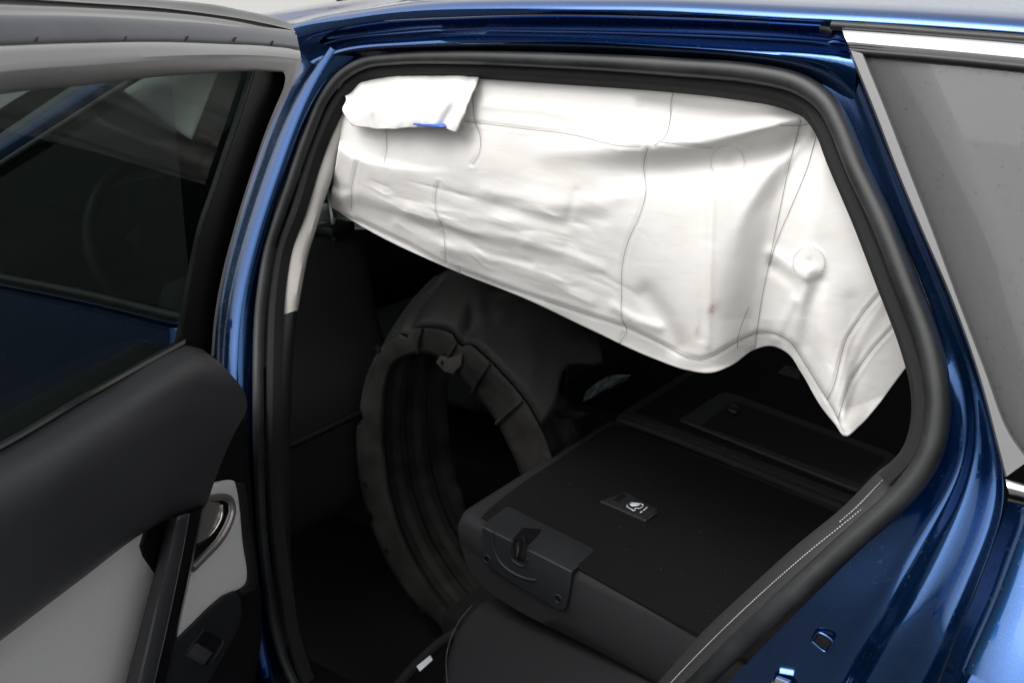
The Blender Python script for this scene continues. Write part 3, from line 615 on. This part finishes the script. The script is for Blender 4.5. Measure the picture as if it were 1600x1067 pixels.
# child-seat anchor cover with its printed sign
an = slab('anchor_cover', [SE(x, y, .008) for x, y in ((938, 782), (976, 767), (1028, 795), (1010, 813))], SEAT_N, .008, DARKPLASTIC, bk, .002, 3)
slab('anchor_slot', [SE(x, y, .0085) for x, y in ((958, 781), (971, 770), (980, 774), (966, 785))], SEAT_N, .004, BLACK, an, .0004)
def dec(x, y): return SE(x, y, .0086)
def ink(pts, r=.0006): tube('printed_sign', [dec(x, y) for x, y in pts], r, WHITE, an, n=max(6, 4*len(pts)), k=5, out=SEAT_N)
ink([(980, 788), (980, 791), (984, 794), (990, 797)]); ink([(987, 797), (992, 797), (992, 793)])
ink([(993, 793), (999, 794), (1005, 789), (1001, 786)])
for i in range(5): ink([(984+2.6*i, 786.6+.3*i), (989+2.4*i, 791-.4*i)], .0008)
ink([(986, 785), (995, 786), (1000, 787)], .0008)
ink([(1001, 800), (1003, 799)], .0010); ink([(1005, 797), (1008, 795.5)], .0009); ink([(1009, 794), (1011, 792.5)], .0010)
tube('cover_tab', [dec(1013, 810), dec(1026, 800)], .0006, SEALGREY, an, n=4, k=5, out=SEAT_N)
# far, wider part of the backrest with the load-through hatch
fbk = [SE(x, y, .0) for x, y in ((972, 652), (985, 640), (1120, 560), (1210, 500))]
f0 = SE(975, 648, 0)
fr = thing('rear_seat', 'far carpeted rear backrest folded flat, with a recessed load-through hatch', 'seat')
def seatbox(name, x0, x1, y0, y1, h, t, m, parent, bev=.012):
    ex = np.array([SEAT_N[2], 0, -SEAT_N[0]]); ey = np.array([0, 1.0, 0]); o = np.array([0, 0, 0.0])
    zt = lambda x: SEAT_O[2]-.11*(x-SEAT_O[0])
    pts = [np.array([x0, y0, zt(x0)]), np.array([x1, y0, zt(x1)]), np.array([x1, y1, zt(x1)]), np.array([x0, y1, zt(x0)])]
    return slab(name, [p+SEAT_N*h for p in pts], SEAT_N, t, m, parent, bev, 4)
fb2 = seatbox('backrest', .20, .99, .69, 1.36, .004, .13, UPHOL, fr)
seatbox('carpet_panel', .225, .985, .715, 1.33, .008, .01, CARPET, fr, .004)
hp = [(1062, 654), (1070, 648), (1122, 615), (1135, 612), (1150, 615), (1385, 703), (1410, 716), (1380, 745), (1340, 765)]
ht = slab('hatch_frame', [SE(x, y, .014) for x, y in hp], SEAT_N, .01, DARKPLASTIC, fr, .004, 3)
slab('hatch_lid', [SE(x, y, .0155) for x, y in ((1096, 664), (1142, 628), (1156, 628), (1375, 710), (1384, 716), (1345, 756))], SEAT_N, .005, BLACK, fr, .0015)
slab('hatch_latch', [SE(x, y, .020) for x, y in ((1136, 640), (1140, 626), (1152, 630), (1158, 640), (1148, 646))], SEAT_N, .008, BLACKGLOSS, fr, .002)
slab('anchor_cover', [SE(x, y, .014) for x, y in ((1216, 580), (1228, 570), (1250, 576), (1250, 590))], SEAT_N, .006, DARKPLASTIC, fr, .001)
slab('anchor_slot', [SE(x, y, .0145) for x, y in ((1229, 579), (1234, 575), (1243, 578), (1238, 583))], SEAT_N, .004, BLACKGLOSS, fr, .0004)
# rounded upholstered edge towards the gap
tube('edge_piping', [SE(x, y, -.002) for x, y in ((965, 657), (1000, 667), (1100, 705), (1190, 742), (1340, 804))], .008, UPHOL, fr, n=30, out=SEAT_N)
tube('edge_piping', [SE(x, y, -.002) for x, y in ((985, 648), (1020, 662), (1110, 697), (1200, 733), (1350, 796))], .006, UPHOL, fr, n=30, out=SEAT_N)

# seat cushion in front of / under the folded backrest
def CU(x, y, h=0.0): return PL(x, y, (0, 0, .50+h), (0, 0, 1))
cush = [(690, 1100), (693, 1050), (697, 1022), (708, 985), (724, 958), (745, 936), (775, 925), (840, 940), (960, 985), (1120, 1060), (1120, 1150), (700, 1150)]
cu = slab('cushion', [CU(x, y) for x, y in cush], (0, 0, 1), .16, UPHOL, rs, .02, 5)
# the fixed bolster beside the door
bl = [(1436, 694), (1405, 715), (1375, 737), (1319, 793), (1244, 855), (1169, 923), (1101, 987), (1030, 1067), (985, 1118)]
bm_ = [(1437, 698), (1412, 722), (1385, 747), (1331, 805), (1256, 870), (1180, 938), (1112, 1004), (1052, 1067), (1000, 1125)]
br = [(1440, 712), (1425, 738), (1400, 766), (1345, 822), (1270, 888), (1195, 958), (1125, 1026), (1082, 1067), (1030, 1125)]
bo = loft('bolster', [Sp([(x-2, y-1) for x, y in bl], .14), Sp(bl, .085), Sp([(a[0]*.5+b[0]*.5, a[1]*.5+b[1]*.5) for a, b in zip(bl, bm_)], .068), Sp(bm_, .058), Sp([(a[0]*.5+b[0]*.5, a[1]*.5+b[1]*.5) for a, b in zip(bm_, br)], .050), Sp(br, .046), Sp([(x+10, y+8) for x, y in br], .05)], mat('bolster_leather', (.022, .0215, .0225), .55, bump=.6, bscale=1800, var=.1, vscale=500), rs, n=60, sub=5)
def stitches(name, pts3, parent, up_, gap=.0036, ln=.0024, wd=.00055, m=THREAD):
    L = np.sum(np.linalg.norm(np.diff(np.array(pts3), axis=0), axis=1)); n = max(4, int(L/gap)*2)
    P = crs(pts3, n); bm = bmesh.new(); up_ = np.array(up_, float); up_ /= np.linalg.norm(up_)
    for i in range(0, n-1, 2):
        a, b = P[i], P[i]+(P[i+1]-P[i])*(ln/gap*2*.75); t = b-a; t /= np.linalg.norm(t); s = np.cross(t, up_)
        vs = [bm.verts.new(v) for v in (a+s*wd, b+s*wd, b-s*wd, a-s*wd)]; vt = [bm.verts.new((a+b)/2+up_*.0007+s*wd*.5), bm.verts.new((a+b)/2+up_*.0007-s*wd*.5)]
        bm.faces.new((vs[0], vs[1], vt[0])); bm.faces.new((vs[2], vs[3], vt[1])); bm.faces.new((vs[1], vs[2], vt[1], vt[0])); bm.faces.new((vs[3], vs[0], vt[0], vt[1]))
    me = bpy.data.meshes.new(name); bm.to_mesh(me); bm.free(); o = obj(name, me, m, parent, False); o['kind'] = 'stuff'; return o
stitches('stitching', Sp([(1386, 761), (1340, 800), (1256, 868), (1180, 935), (1112, 1000), (1052, 1062), (1005, 1115)], .0555), bo, (0, -1, .5))
stitches('stitching', Sp([(1421, 716), (1395, 735), (1372, 757), (1340, 790), (1312, 815)], .061), bo, (0, -1, .5), .0032, .0022, .0005)
stitches('stitching', [CU(x, y, .001) for x, y in ((700, 1072), (697, 1030), (706, 992), (720, 966), (738, 945))], cu, (0, 0, 1), .0026, .0016, .0003, mat('grey_thread', (.22, .22, .22), .8))
# strap and paper label at the cushion's foot
box('cushion_base', (.06, .3, .14), (.9, 1.3, .38), LINING, rs, .02)

lab = slab('paper_label', [PL(x, y, (0, 0, .36), (0, 0, 1)) for x, y in ((651, 1040), (672, 1023), (676, 1030), (656, 1048))], (0, 0, 1), .001, WHITE, None, .0002)
tag(lab, 'small white paper label on the dark strap by the footwell', 'label')
stp = tube('seat_strap', [PL(x, y, (0, 0, .352), (0, 0, 1)) for x, y in ((610, 1085), (640, 1050), (672, 1018), (690, 1003), (720, 985))], .010, UPHOL, None, n=24, out=(0, 0, 1))
tag(stp, 'dark rolled strap running along the footwell edge under the paper label', 'strap')

# ------------------------------------------------------------------ loose wheel-arch liner standing in the footwell
LY = .46
wl = thing('wheel_arch_liner', 'dusty curved black plastic wheel arch liner stood on end in the footwell', 'liner')
LI = [(722, 1000), (705, 965), (672, 920), (640, 866), (612, 790), (600, 720), (597, 650), (603, 595), (616, 567), (642, 553), (672, 553), (700, 570), (735, 605), (770, 650), (800, 705), (822, 760)]
LO = [(706, 1000), (688, 976), (640, 930), (592, 852), (566, 772), (558, 690), (566, 615), (578, 575), (600, 540), (640, 516), (685, 516), (730, 536), (775, 572), (820, 625), (855, 690), (872, 750)]
li = np.array([PY(x, y, LY) for x, y in LI]); lo = np.array([PY(x, y, LY) for x, y in LO])
lo = crs(lo, 90); li = crs(li, 90)
ctr = np.array([-.09, 0, .48])
for k in range(90):     # torn, uneven rims
    d = lo[k]-ctr; d[1] = 0; d /= np.linalg.norm(d)
    j_ = .003*noise.noise(Vector((k*.13, 1.3, 0)))+.0015*noise.noise(Vector((k*.9, 4.3, 0)))-(.014 if k in (22, 38, 39, 57, 66, 67) else 0)
    lo[k] += d*j_; li[k] += d*(.002*noise.noise(Vector((k*.11, 8.3, 0)))+.0012*noise.noise(Vector((k*1.1, 2.3, 0))))
    lo[k][1] += .008*noise.noise(Vector((k*.07, 5.1, 2)))
ctr = np.array([-.09, 0, .48])
def rad(P, dr, Y):
    out = []
    for p in P:
        d = p-ctr; d[1] = 0; d /= np.linalg.norm(d); q3 = p+d*dr; q3[1] = Y; out.append(q3)
    return np.array(out)
rng = np.random.RandomState(3)
jag = np.array([0.005*noise.noise(Vector((i*.4, 0, 6)))+.004*noise.noise(Vector((i*1.3, 0, 2))) for i in range(len(li))])
shell = [rad(lo, -.012, LY+.165), rad(lo, .008, LY+.13), rad(lo, .016, LY+.08), rad(lo, .010, LY+.03), lo+np.array([0, .004, 0])]
for r_i, c in enumerate(shell[:-1]):
    for k in range(90):
        d = c[k]-ctr; d[1] = 0; d /= np.linalg.norm(d)
        c[k] += d*(.012*noise.noise(Vector((k*.10, r_i*.8, 3)))+.005*noise.noise(Vector((k*.45, r_i*1.7, 8))))*(1.3-.25*r_i)
        if r_i == 0: c[k][1] += .03*noise.noise(Vector((k*.16, 2.2, 5)))+.015*noise.noise(Vector((k*.7, 2.2, 9)))
for r_i in range(4):     # the rear part of the shell is wrenched upwards and torn off
    for k in range(90):
        t_ = min(1, max(0, (k-36)/24)); t_ = t_*t_*(3-2*t_); d = shell[r_i][k]-ctr; d[1] = 0; d /= np.linalg.norm(d)
        shell[r_i][k] += d*(.10, .08, .045, .012)[r_i]*t_
ends = (78, 81, 79, 82, 83); nn = 82
shell = [crs(c[:e], nn) for c, e in zip(shell, ends)]
inner = []
for k, (dy, dr) in enumerate(((.0, 0), (.006, .004), (.02, .018), (.04, .020), (.052, .008), (.07, .008), (.082, .02), (.105, .02), (.118, .008), (.135, .008), (.148, .018), (.172, .016), (.185, .006), (.20, .0))):
    c = rad(li, dr*.8, LY+dy)
    if k == 13: c += np.array([[j, 0, j] for j in jag])
    inner.append(c)
def ll(name, curves, m, parent, thick, lin=False):
    return loft(name, curves, m, parent, n=120, sub=3, thick=thick, sharp=22 if lin else 50, linear=lin)
ll('outer_shell', shell, mat('liner_plastic', (.010, .0095, .009), .6, spec=.25, bump=.5, bscale=50, var=.5, vscale=9), wl, .002)
fl = ll('flange', [lo, (lo*.5+li*.5)+np.array([0, -.003, 0]), li], LINER, wl, .002)
ll('ribbed_channel', inner, LINER, wl, .002, True)
for x, y in ((569, 757), (602, 861), (659, 952), (590, 545)):
    c = PY(x, y, LY-.006)
    slab('bolt_hole', [c+np.array([.007*math.cos(a), 0, .007*math.sin(a)]) for a in np.linspace(0, 2*math.pi, 11)[:-1]], (0, -1, 0), .003, BLACK, fl, 0)
tb = slab('mounting_tab', [PY(x, y, LY-.012) for x, y in ((681, 566), (687, 556), (700, 560), (722, 552), (720, 570), (708, 584), (694, 581))], (.2, -1, .2), .004, mat('dusty_tab', (.035, .031, .027), .8, var=.3, vscale=60), wl, .001)
slab('tab_hole', [PY(x, y, LY-.0135) for x, y in ((688, 565), (691, 563), (692, 568), (689, 571))], (0, -1, 0), .002, BLACK, tb, 0)
tb2 = slab('mounting_tab', [PY(x, y, .645) for x, y in ((856, 512), (876, 520), (886, 530), (876, 545), (874, 556), (862, 552))], (.3, -1, .1), .004, mat('grey_tab', (.05, .05, .047), .7, var=.3, vscale=60), wl, .001)
slab('tab_hole', [PY(x, y, .643) for x, y in ((873, 526), (880, 527), (880, 533), (874, 534))], (0, -1, 0), .002, BLACK, tb2, 0)
for k in range(4):
    a = crs(li, 60)[40+4*k]; b = crs(lo, 60)[40+4*k]
    tube('stiffening_rib', [a+np.array([0, -.004, 0]), (a+b)/2+np.array([0, -.010, 0]), b+np.array([0, -.004, 0])], .0035, LINER, wl, n=10, out=(0, -1, 0))
# torn flap at the liner's rear end
ll('torn_flap', [[PY(x, y, .64) for x, y in ((838, 500), (850, 530), (858, 580), (862, 640))], [PY(x, y, .66) for x, y in ((856, 506), (868, 540), (872, 590), (868, 640))], [PY(x, y, .65) for x, y in ((872, 516), (882, 550), (885, 590), (880, 642))]], LINER, wl, .002)
ps = slab('plastic_trim_strip', [PY(x, y, .60) for x, y in ((786, 650), (790, 646), (890, 640), (921, 645), (900, 656), (890, 654))], (0, -1, .4), .01, DARKPLASTIC, None, .003)
tag(ps, 'thin dark plastic strip lying across beside the wheel arch liner', 'trim strip')
# crumpled clear wrapping behind the folded seat
G = []
for i in range(14):
    row = []
    for j in range(8):
        u, v = i/13, j/7
        x = 915+70*u-4*v; y = 612-26*u*1.0+16*v*(1-.6*u)-10*math.sin(math.pi*u)*(1-v)
        row.append(PY(x, y, .95+.015*math.sin(5*u+4*v)+.01*noise.noise(Vector((u*4, v*4, 1)))))
    G.append(row)
pw = obj('plastic_wrapping', grid_mesh('plastic_wrapping', G), mat('cloudy_plastic', (.22, .25, .27), .25, var=.5, vscale=40), None)
md = pw.modifiers.new('thickness', 'SOLIDIFY'); md.thickness = .001
tag(pw, 'small crumpled piece of pale plastic wrapping in the dark behind the folded seat', 'wrapping')
# pale sheet standing in for outside daylight past the headrest post
G = []
for i in range(16):
    row = []
    for j in range(12):
        u, v = i/15, j/11
        x = 488+110*u; y = 318+44*v*(1-.1*u)+(10*(1-u)**3)*(1 if v > .7 else 0)*-1
        row.append(PX(x, y, -.80+.03*math.sin(6*u+2*v)+.02*math.cos(5*v)))
    G.append(row)
cl = obj('daylight_sheet', grid_mesh('daylight_sheet', G), mat('daylight_pale', (.7, .76, .74), .7), None)
md = cl.modifiers.new('thickness', 'SOLIDIFY'); md.thickness = .002
tag(cl, 'pale slack sheet standing in for outside daylight past the front headrest post', 'airbag')

# ------------------------------------------------------------------ the deployed curtain airbag
ab = thing('curtain_airbag', 'white deployed curtain airbag hanging slack along the door opening', 'airbag')
def pdist(X, Y, poly):
    """distance to a polyline, fraction along it, signed side"""
    best = np.full(X.shape, 1e9); fr_ = np.zeros(X.shape); sg = np.zeros(X.shape)
    P = np.array(poly, float); L = np.r_[0, np.cumsum(np.linalg.norm(np.diff(P, axis=0), axis=1))]
    for i in range(len(P)-1):
        d = P[i+1]-P[i]; l2 = d@d
        t = np.clip(((X-P[i, 0])*d[0]+(Y-P[i, 1])*d[1])/l2, 0, 1)
        ex = X-P[i, 0]-t*d[0]; ey = Y-P[i, 1]-t*d[1]; dd = np.hypot(ex, ey)
        m_ = dd < best; best = np.where(m_, dd, best); fr_ = np.where(m_, (L[i]+t*(L[i+1]-L[i]))/L[-1], fr_); sg = np.where(m_, np.sign(d[0]*ey-d[1]*ex), sg)
    return best, fr_, sg
def curve2(pts, n=40): return crs(np.array(pts, float), n)
RIDGES = [  # polyline, half width (photo units), amplitude at start, at end (m, + is outward)
    ([(1300, 168), (1230, 192), (1160, 208), (1080, 222), (980, 228), (860, 236)], 22, .034, .005),
    ([(1290, 196), (1200, 226), (1130, 250), (1050, 266), (960, 275)], 24, -.031, -.004),
    ([(1286, 190), (1215, 255), (1165, 330), (1140, 400)], 13, .011, .0),
    ([(1288, 196), (1235, 270), (1195, 340)], 10, -.009, .0),
    ([(1112, 262), (1110, 330), (1106, 450), (1104, 580)], 46, .006, .028),
    ([(1250, 180), (1222, 300), (1196, 420), (1182, 500), (1190, 560)], 34, -.010, -.034),
    ([(1290, 230), (1268, 330), (1258, 410), (1244, 500), (1240, 560)], 22, .004, .004),
    ([(1270, 430), (1285, 520), (1300, 600), (1320, 690)], 34, .004, .034),
    ([(1262, 425), (1250, 470), (1238, 530)], 12, .006, .004),
    ([(1282, 440), (1268, 480), (1262, 540)], 10, -.004, -.002),
    ([(1205, 395), (1230, 412), (1252, 432)], 10, .004, .002),
    ([(1210, 420), (1230, 435), (1245, 450)], 10, -.004, -.002),
    ([(1128, 275), (1114, 300), (1110, 400), (1106, 540)], 5, .0025, .002),
    ([(1098, 290), (1099, 400), (1096, 530)], 5, -.002, -.002),
    ([(540, 300), (600, 318), (700, 340), (800, 350)], 16, 0.0035, 0.0020),
    ([(560, 322), (640, 352), (740, 384), (860, 420)], 16, -0.0030, -0.0020),
    ([(640, 330), (720, 360), (800, 372), (880, 372)], 10, 0.0030, 0.0015),
    ([(700, 385), (780, 402), (850, 430), (920, 470)], 11, 0.0030, 0.0020),
    ([(620, 350), (680, 378), (740, 410)], 9, 0.0025, 0.0010),
    ([(690, 352), (760, 396), (830, 412)], 6, -0.0020, -0.0015),
    ([(760, 300), (850, 322), (930, 318), (990, 300)], 14, 0.0030, 0.0015),
    ([(780, 322), (860, 346), (940, 344)], 12, -0.0025, -0.0015),
    ([(820, 380), (880, 395), (940, 420)], 8, 0.0020, 0.0015),
    ([(900, 300), (885, 350), (884, 410), (892, 450)], 7, -0.0015, -0.0010),
    ([(760, 165), (850, 172), (910, 186), (925, 205)], 7, 0.0020, 0.0010),
    ([(1010, 160), (1100, 172), (1180, 178), (1260, 176)], 14, -.008, -.014),
    ([(1330, 470), (1345, 540), (1325, 640)], 14, -.002, -.003),
    ([(1380, 470), (1345, 530), (1322, 590), (1316, 650)], 8, .0015, .0015),
    ([(1010, 460), (1040, 500), (1060, 540)], 16, -.005, -.008),
    ([(960, 480), (990, 500), (1030, 512)], 8, .003, .003),
    ([(1240, 470), (1225, 500), (1212, 530)], 7, .004, .004),
    ([(515, 300), (528, 310), (545, 312)], 8, .006, .0), ([(520, 285), (535, 296), (556, 296)], 7, -.006, .0),
]
HEM = [(560, 345), (640, 383), (700, 416), (780, 446), (850, 469), (901, 486), (980, 511), (1039, 539), (1070, 556), (1094, 562), (1118, 554), (1153, 533), (1185, 520), (1212, 521), (1236, 535), (1252, 559), (1279, 602), (1303, 641), (1312, 660)]
# seams
SEAMS = [
    [(727, 190), (760, 194), (830, 203), (891, 210), (968, 228), (1000, 230)], [(1033, 222), (1074, 228), (1114, 232)],
    [(1057, 130), (1049, 157), (1047, 186), (1039, 214), (1022, 228)], [(1012, 231), (1006, 259), (1009, 299), (1001, 332), (980, 381), (972, 417), (971, 460), (972, 500), (979, 515), (968, 537)],
    [(736, 137), (739, 164), (742, 191), (750, 212), (748, 242), (738, 257)], [(685, 287), (681, 302), (682, 335), (690, 350), (696, 398), (697, 411)], [(718, 420), (717, 430)],
    [(603, 200), (604, 230), (600, 255)], [(558, 254), (550, 290), (549, 329)],
    [(1252, 188), (1236, 247), (1216, 340), (1202, 409), (1190, 468), (1183, 515), (1179, 545)], [(1279, 198), (1261, 263), (1236, 324), (1212, 381), (1202, 415)],
    [(1387, 444), (1350, 488), (1322, 531), (1311, 570), (1303, 602), (1292, 625)], [(1409, 496), (1362, 547), (1330, 594), (1318, 626), (1309, 655)],
    [(1220, 197), (1254, 196), (1285, 187)], HEM[4:], [(1153, 545), (1152, 534), (1160, 505), (1170, 480)],
]
rngc = np.random.RandomState(11); CREASES = []
for _ in range(46):      # crisp packing creases running down the cloth's length
    x = rngc.uniform(570, 930); y = np.interp(x, [570, 930], [275, 310])+rngc.uniform(0, 1)*np.interp(x, [570, 930], [55, 165])
    L_ = rngc.uniform(30, 110); a_ = rngc.normal(.33, .16); k_ = rngc.uniform(-.12, .12)
    CREASES.append(([(x, y), (x+L_*.35*math.cos(a_), y+L_*.35*math.sin(a_)), (x+L_*.7*math.cos(a_+k_), y+L_*.7*math.sin(a_+k_)), (x+L_*math.cos(a_-k_), y+L_*math.sin(a_-k_))], rngc.uniform(3, 7), rngc.choice([-1, 1])*rngc.uniform(.0005, .0013)))
for _ in range(26):
    x = rngc.uniform(940, 1420); y = rngc.uniform(300, 560)
    L_ = rngc.uniform(20, 60); a_ = rngc.uniform(.2, 1.9)
    CREASES.append(([(x, y), (x+L_*.5*math.cos(a_), y+L_*.5*math.sin(a_)), (x+L_*math.cos(a_+.2), y+L_*math.sin(a_+.2))], rngc.uniform(4, 8), rngc.choice([-1, 1])*rngc.uniform(.0002, .0005)))
def bagY(X, Y):
    X = np.asarray(X, float); Y = np.asarray(Y, float)
    out = np.zeros(X.shape)
    topy = np.interp(X, [540, 705, 850, 1056, 1262, 1500], [112, 98, 100, 113, 140, 200])
    boty = np.interp(X, [514, 690, 820, 930, 1075, 1205, 1320, 1435], [322, 415, 467, 519, 579, 560, 640, 600])
    v = np.clip((Y-topy)/(boty-topy), 0, 1.05)
    out += .002+.043*np.sin(np.pi*np.clip(v, 0, 1)**.9*.86)
    for poly, wd, a0, a1 in RIDGES:
        d, f_, s_ = pdist(X, Y, poly); out += (a0+(a1-a0)*f_)*np.exp(-(d/wd)**2)
    for poly, wd, am in CREASES:
        d, f_, s_ = pdist(X, Y, poly); e_ = np.sin(np.pi*np.clip(f_, 0.02, .98))
        out += am*e_*np.exp(-d/wd)*np.where(s_ > 0, 1.0, np.exp(-d/wd))
    # the lower billow stands proud of the upper cloth at the front end
    d, f_, s_ = pdist(X, Y, [(500, 212), (530, 226), (550, 240), (575, 249), (605, 256), (660, 264), (740, 270)])
    sd_ = d*s_
    out += .020*np.clip(1-f_*1.15, 0, 1)/(1+np.exp(-np.clip(sd_/2.2, -30, 30)))*np.exp(-np.maximum(sd_, 0)/120)
    for sm in SEAMS[:-2]:
        d, f_, s_ = pdist(X, Y, sm); out -= .0011*np.exp(-(d/3.2)**2)-.0005*np.exp(-((d-6)/3.0)**2)
    # hem below its seam
    d, f_, s_ = pdist(X, Y, HEM); out += np.where(s_ > 0, -.004*(1-np.exp(-d/5)), 0)+.003*np.exp(-(d/4)**2)*-1
    for cx, cy, r_ in ((1137, 254, 26), (1264, 411, 26)):
        rr = np.hypot(X-cx, (Y-cy)*.95); out += .0022/(1+np.exp((rr-r_)/1.4))-.003*np.exp(-(rr/7)**2)
    return out
def bag_noise(x, y):
    n1 = noise.noise(Vector((x*.010, y*.012, 3.1)))*.003
    a = (x*.94+y*.34); b = (-x*.34+y*.94)
    amp = min(1, max(0, (x-540)/60))*min(1, max(0, (1010-x)/120))*min(1, max(0, (y-262)/50))
    n2 = (noise.noise(Vector((a*.014, b*.055, 7.7)))*.0007+noise.noise(Vector((a*.03, b*.12, 1.7)))*.0004)*(.15+.85*amp)
    n3 = noise.noise(Vector((x*.05, y*.05, 9.3)))*.0002
    return n1+n2+n3
BAGY0 = .268
def bag_pt(x, y, lift=0.0, add=None):
    o = float(bagY(np.array([x]), np.array([y]))[0]) if add is None else add
    return PY(x, y, BAGY0-o-bag_noise(x, y)-lift)
TOPK = [(548, 112), (600, 104), (700, 97), (800, 97), (900, 101), (1000, 107), (1060, 112), (1100, 117), (1140, 121), (1180, 127), (1210, 131), (1230, 134), (1250, 137), (1270, 140), (1285, 140), (1295, 140), (1305, 140), (1315, 140), (1322, 140), (1330, 140), (1338, 140)]
BOTK = [(514, 322), (570, 357), (690, 415), (820, 467), (930, 519), (1020, 560), (1075, 579), (1110, 583), (1145, 570), (1178, 547), (1205, 541), (1230, 552), (1252, 583), (1283, 636), (1305, 664), (1320, 682), (1343, 666), (1368, 638), (1398, 598), (1435, 548), (1475, 490)]
NU, NV = 330, 170
kt = np.r_[0, np.cumsum(np.linalg.norm(np.diff(np.array(BOTK, float), axis=0), axis=1))]; kt /= kt[-1]
us = np.linspace(0, 1, NU)
def kin(K, c):
    K = np.array(K, float)[:, c]; out = []
    mm = np.gradient(K, kt)
    for u_ in us:
        i = min(np.searchsorted(kt, u_, side='right')-1, len(kt)-2); h = kt[i+1]-kt[i]; t = (u_-kt[i])/h
        out.append((2*t**3-3*t*t+1)*K[i]+(t**3-2*t*t+t)*h*mm[i]+(-2*t**3+3*t*t)*K[i+1]+(t**3-t*t)*h*mm[i+1])
    return np.array(out)
tx, ty, bx_, by_ = kin(TOPK, 0), kin(TOPK, 1), kin(BOTK, 0), kin(BOTK, 1)
vv = np.linspace(0, 1, NV)
PXX = tx[:, None]*(1-vv)+bx_[:, None]*vv; PYY = ty[:, None]*(1-vv)+by_[:, None]*vv
OUT = bagY(PXX, PYY)
G = [[bag_pt(PXX[i, j], PYY[i, j], 0, OUT[i, j]) for j in range(NV)] for i in range(NU)]
me = grid_mesh('cloth', G)
st = me.attributes.new('stain', 'FLOAT', 'POINT'); vals = []
SPOTS = [(1113, 483, 7, 11, .6, .75), (1119, 476, 4, 8, .6, .5), (1090, 517, 4, 10, .3, .45), (982, 502, 9, 3, -.3, .5), (972, 505, 7, 2, .2, .35), (1060, 534, 14, 6, .5, .22), (1172, 545, 8, 5, -.5, .4), (1100, 540, 10, 8, .2, .15), (1255, 432, 8, 5, .8, .25), (1050, 525, 26, 10, .4, .12), (1265, 412, 16, 14, 0, .1)]
for i in range(NU):
    for j in range(NV):
        x, y = PXX[i, j], PYY[i, j]; s_ = 0
        for cx, cy, a, b, an_, k in SPOTS:
            dx, dy = x-cx, y-cy
            if abs(dx) > 60 or abs(dy) > 60: continue
            c_, n_ = math.cos(an_), math.sin(an_); e = ((dx*c_+dy*n_)/a)**2+((-dx*n_+dy*c_)/b)**2
            s_ = max(s_, k*math.exp(-e)*(.7+.6*noise.noise(Vector((x*.2, y*.2, 0)))))
        vals.append(min(1, max(0, s_)))
st.data.foreach_set('value', vals)
cloth = obj('cloth', me, BAG, ab)
md = cloth.modifiers.new('thickness', 'SOLIDIFY'); md.thickness = .0022; md.offset = 1
# flap of folded cloth at the front end
G = []
FT = curve2([(543, 118), (600, 102), (680, 98), (756, 102)], 70); FBt = curve2([(539, 186), (548, 196), (570, 200), (610, 202), (650, 200), (690, 200), (713, 207)], 70)
for i in range(70):
    row = []
    for v in np.linspace(0, 1, 44):
        x, y = FT[i]*(1-v)+FBt[i]*v
        u_ = i/69
        y += 1.5*noise.noise(Vector((x*.05, 3.3, 1)))*v+.8*noise.noise(Vector((x*.2, 7.3, 1)))*v; x += 2.5*noise.noise(Vector((y*.06, 1.3, 4)))*u_
        x += -3*math.sin(v*math.pi)*(1-u_)+(3*math.sin(v*14)*(1-u_)**8)
        o = .006+.056*math.sin(v*math.pi*.52)+.008*math.exp(-((x-560-.25*(y-120))/12)**2)-.008*math.exp(-((x-690+.55*(y-200))/9)**2)*(v)+noise.noise(Vector((x*.03, y*.03, 5)))*.004+noise.noise(Vector((x*.09, y*.05, 2)))*.0015+.004*math.exp(-((x-640-.6*(y-150))/16)**2)
        row.append(PY(x, y, BAGY0-o))
    G.append(row)
flap = obj('front_flap', grid_mesh('front_flap', G), BAG, ab)
md = flap.modifiers.new('thickness', 'SOLIDIFY'); md.thickness = .002; md.offset = 1
slab('blue_mark', [PY(x, y, BAGY0-.0700) for x, y in ((645, 193), (684, 196), (689, 199), (684, 199.5), (645, 195.5))], (0, -1, 0), .018, BLUEINK, flap, .0002)
for s_ in SEAMS:
    L = sum(math.dist(a, b) for a, b in zip(s_[:-1], s_[1:])); n = max(8, int(L/5)); c = curve2(s_, n)
    tube('seam', [bag_pt(x, y, .0024) for x, y in c], .00034, SEAM, cloth, n=n, k=5, out=(0, -1, 0))
for cx, cy, r_ in ((1137, 254, 26), (1264, 411, 25)):
    ring = [(cx+r_*math.cos(a)*(1-.12*(math.sin(a) > .5)), cy+r_*math.sin(a)) for a in np.linspace(R(150), R(395), 36)]
    stitches('stitching', [bag_pt(x, y, .0023) for x, y in ring], cloth, (0, -1, 0), .0028, .002, .0003, SEAM)
# rear end of the curtain, behind the quarter glass
G = []
for i in range(24):
    row = []
    for j in range(30):
        u_, v = i/23, j/29
        row.append(np.array([.97+.75*u_, .285+.03*math.sin(5*u_+1)+.012*math.sin(9*u_+3*v)-.02*v, 1.37-.30*v-.05*u_*v]))
    G.append(row)
rb_ = obj('rear_section', grid_mesh('rear_section', G), BAG, ab); md = rb_.modifiers.new('thickness', 'SOLIDIFY'); md.thickness = .002
# front end of the curtain, seen through the door glass
G = []
for i in range(20):
    row = []
    for j in range(16):
        u_, v = i/19, j/15
        tx0, ty0 = 150+200*u_, 100-6*u_
        bx0, by0 = 150+150*u_+0, 105+114*(u_**.9)
        x, y = tx0*(1-v)+bx0*v, ty0*(1-v)+by0*v
        row.append(S(x, y, .09+.012*math.sin(7*u_+2*v)+.008*math.sin(4*v+3*u_)))
    G.append(row)
fs_ = obj('front_section', grid_mesh('front_section', G), BAG, ab); md = fs_.modifiers.new('thickness', 'SOLIDIFY'); md.thickness = .002
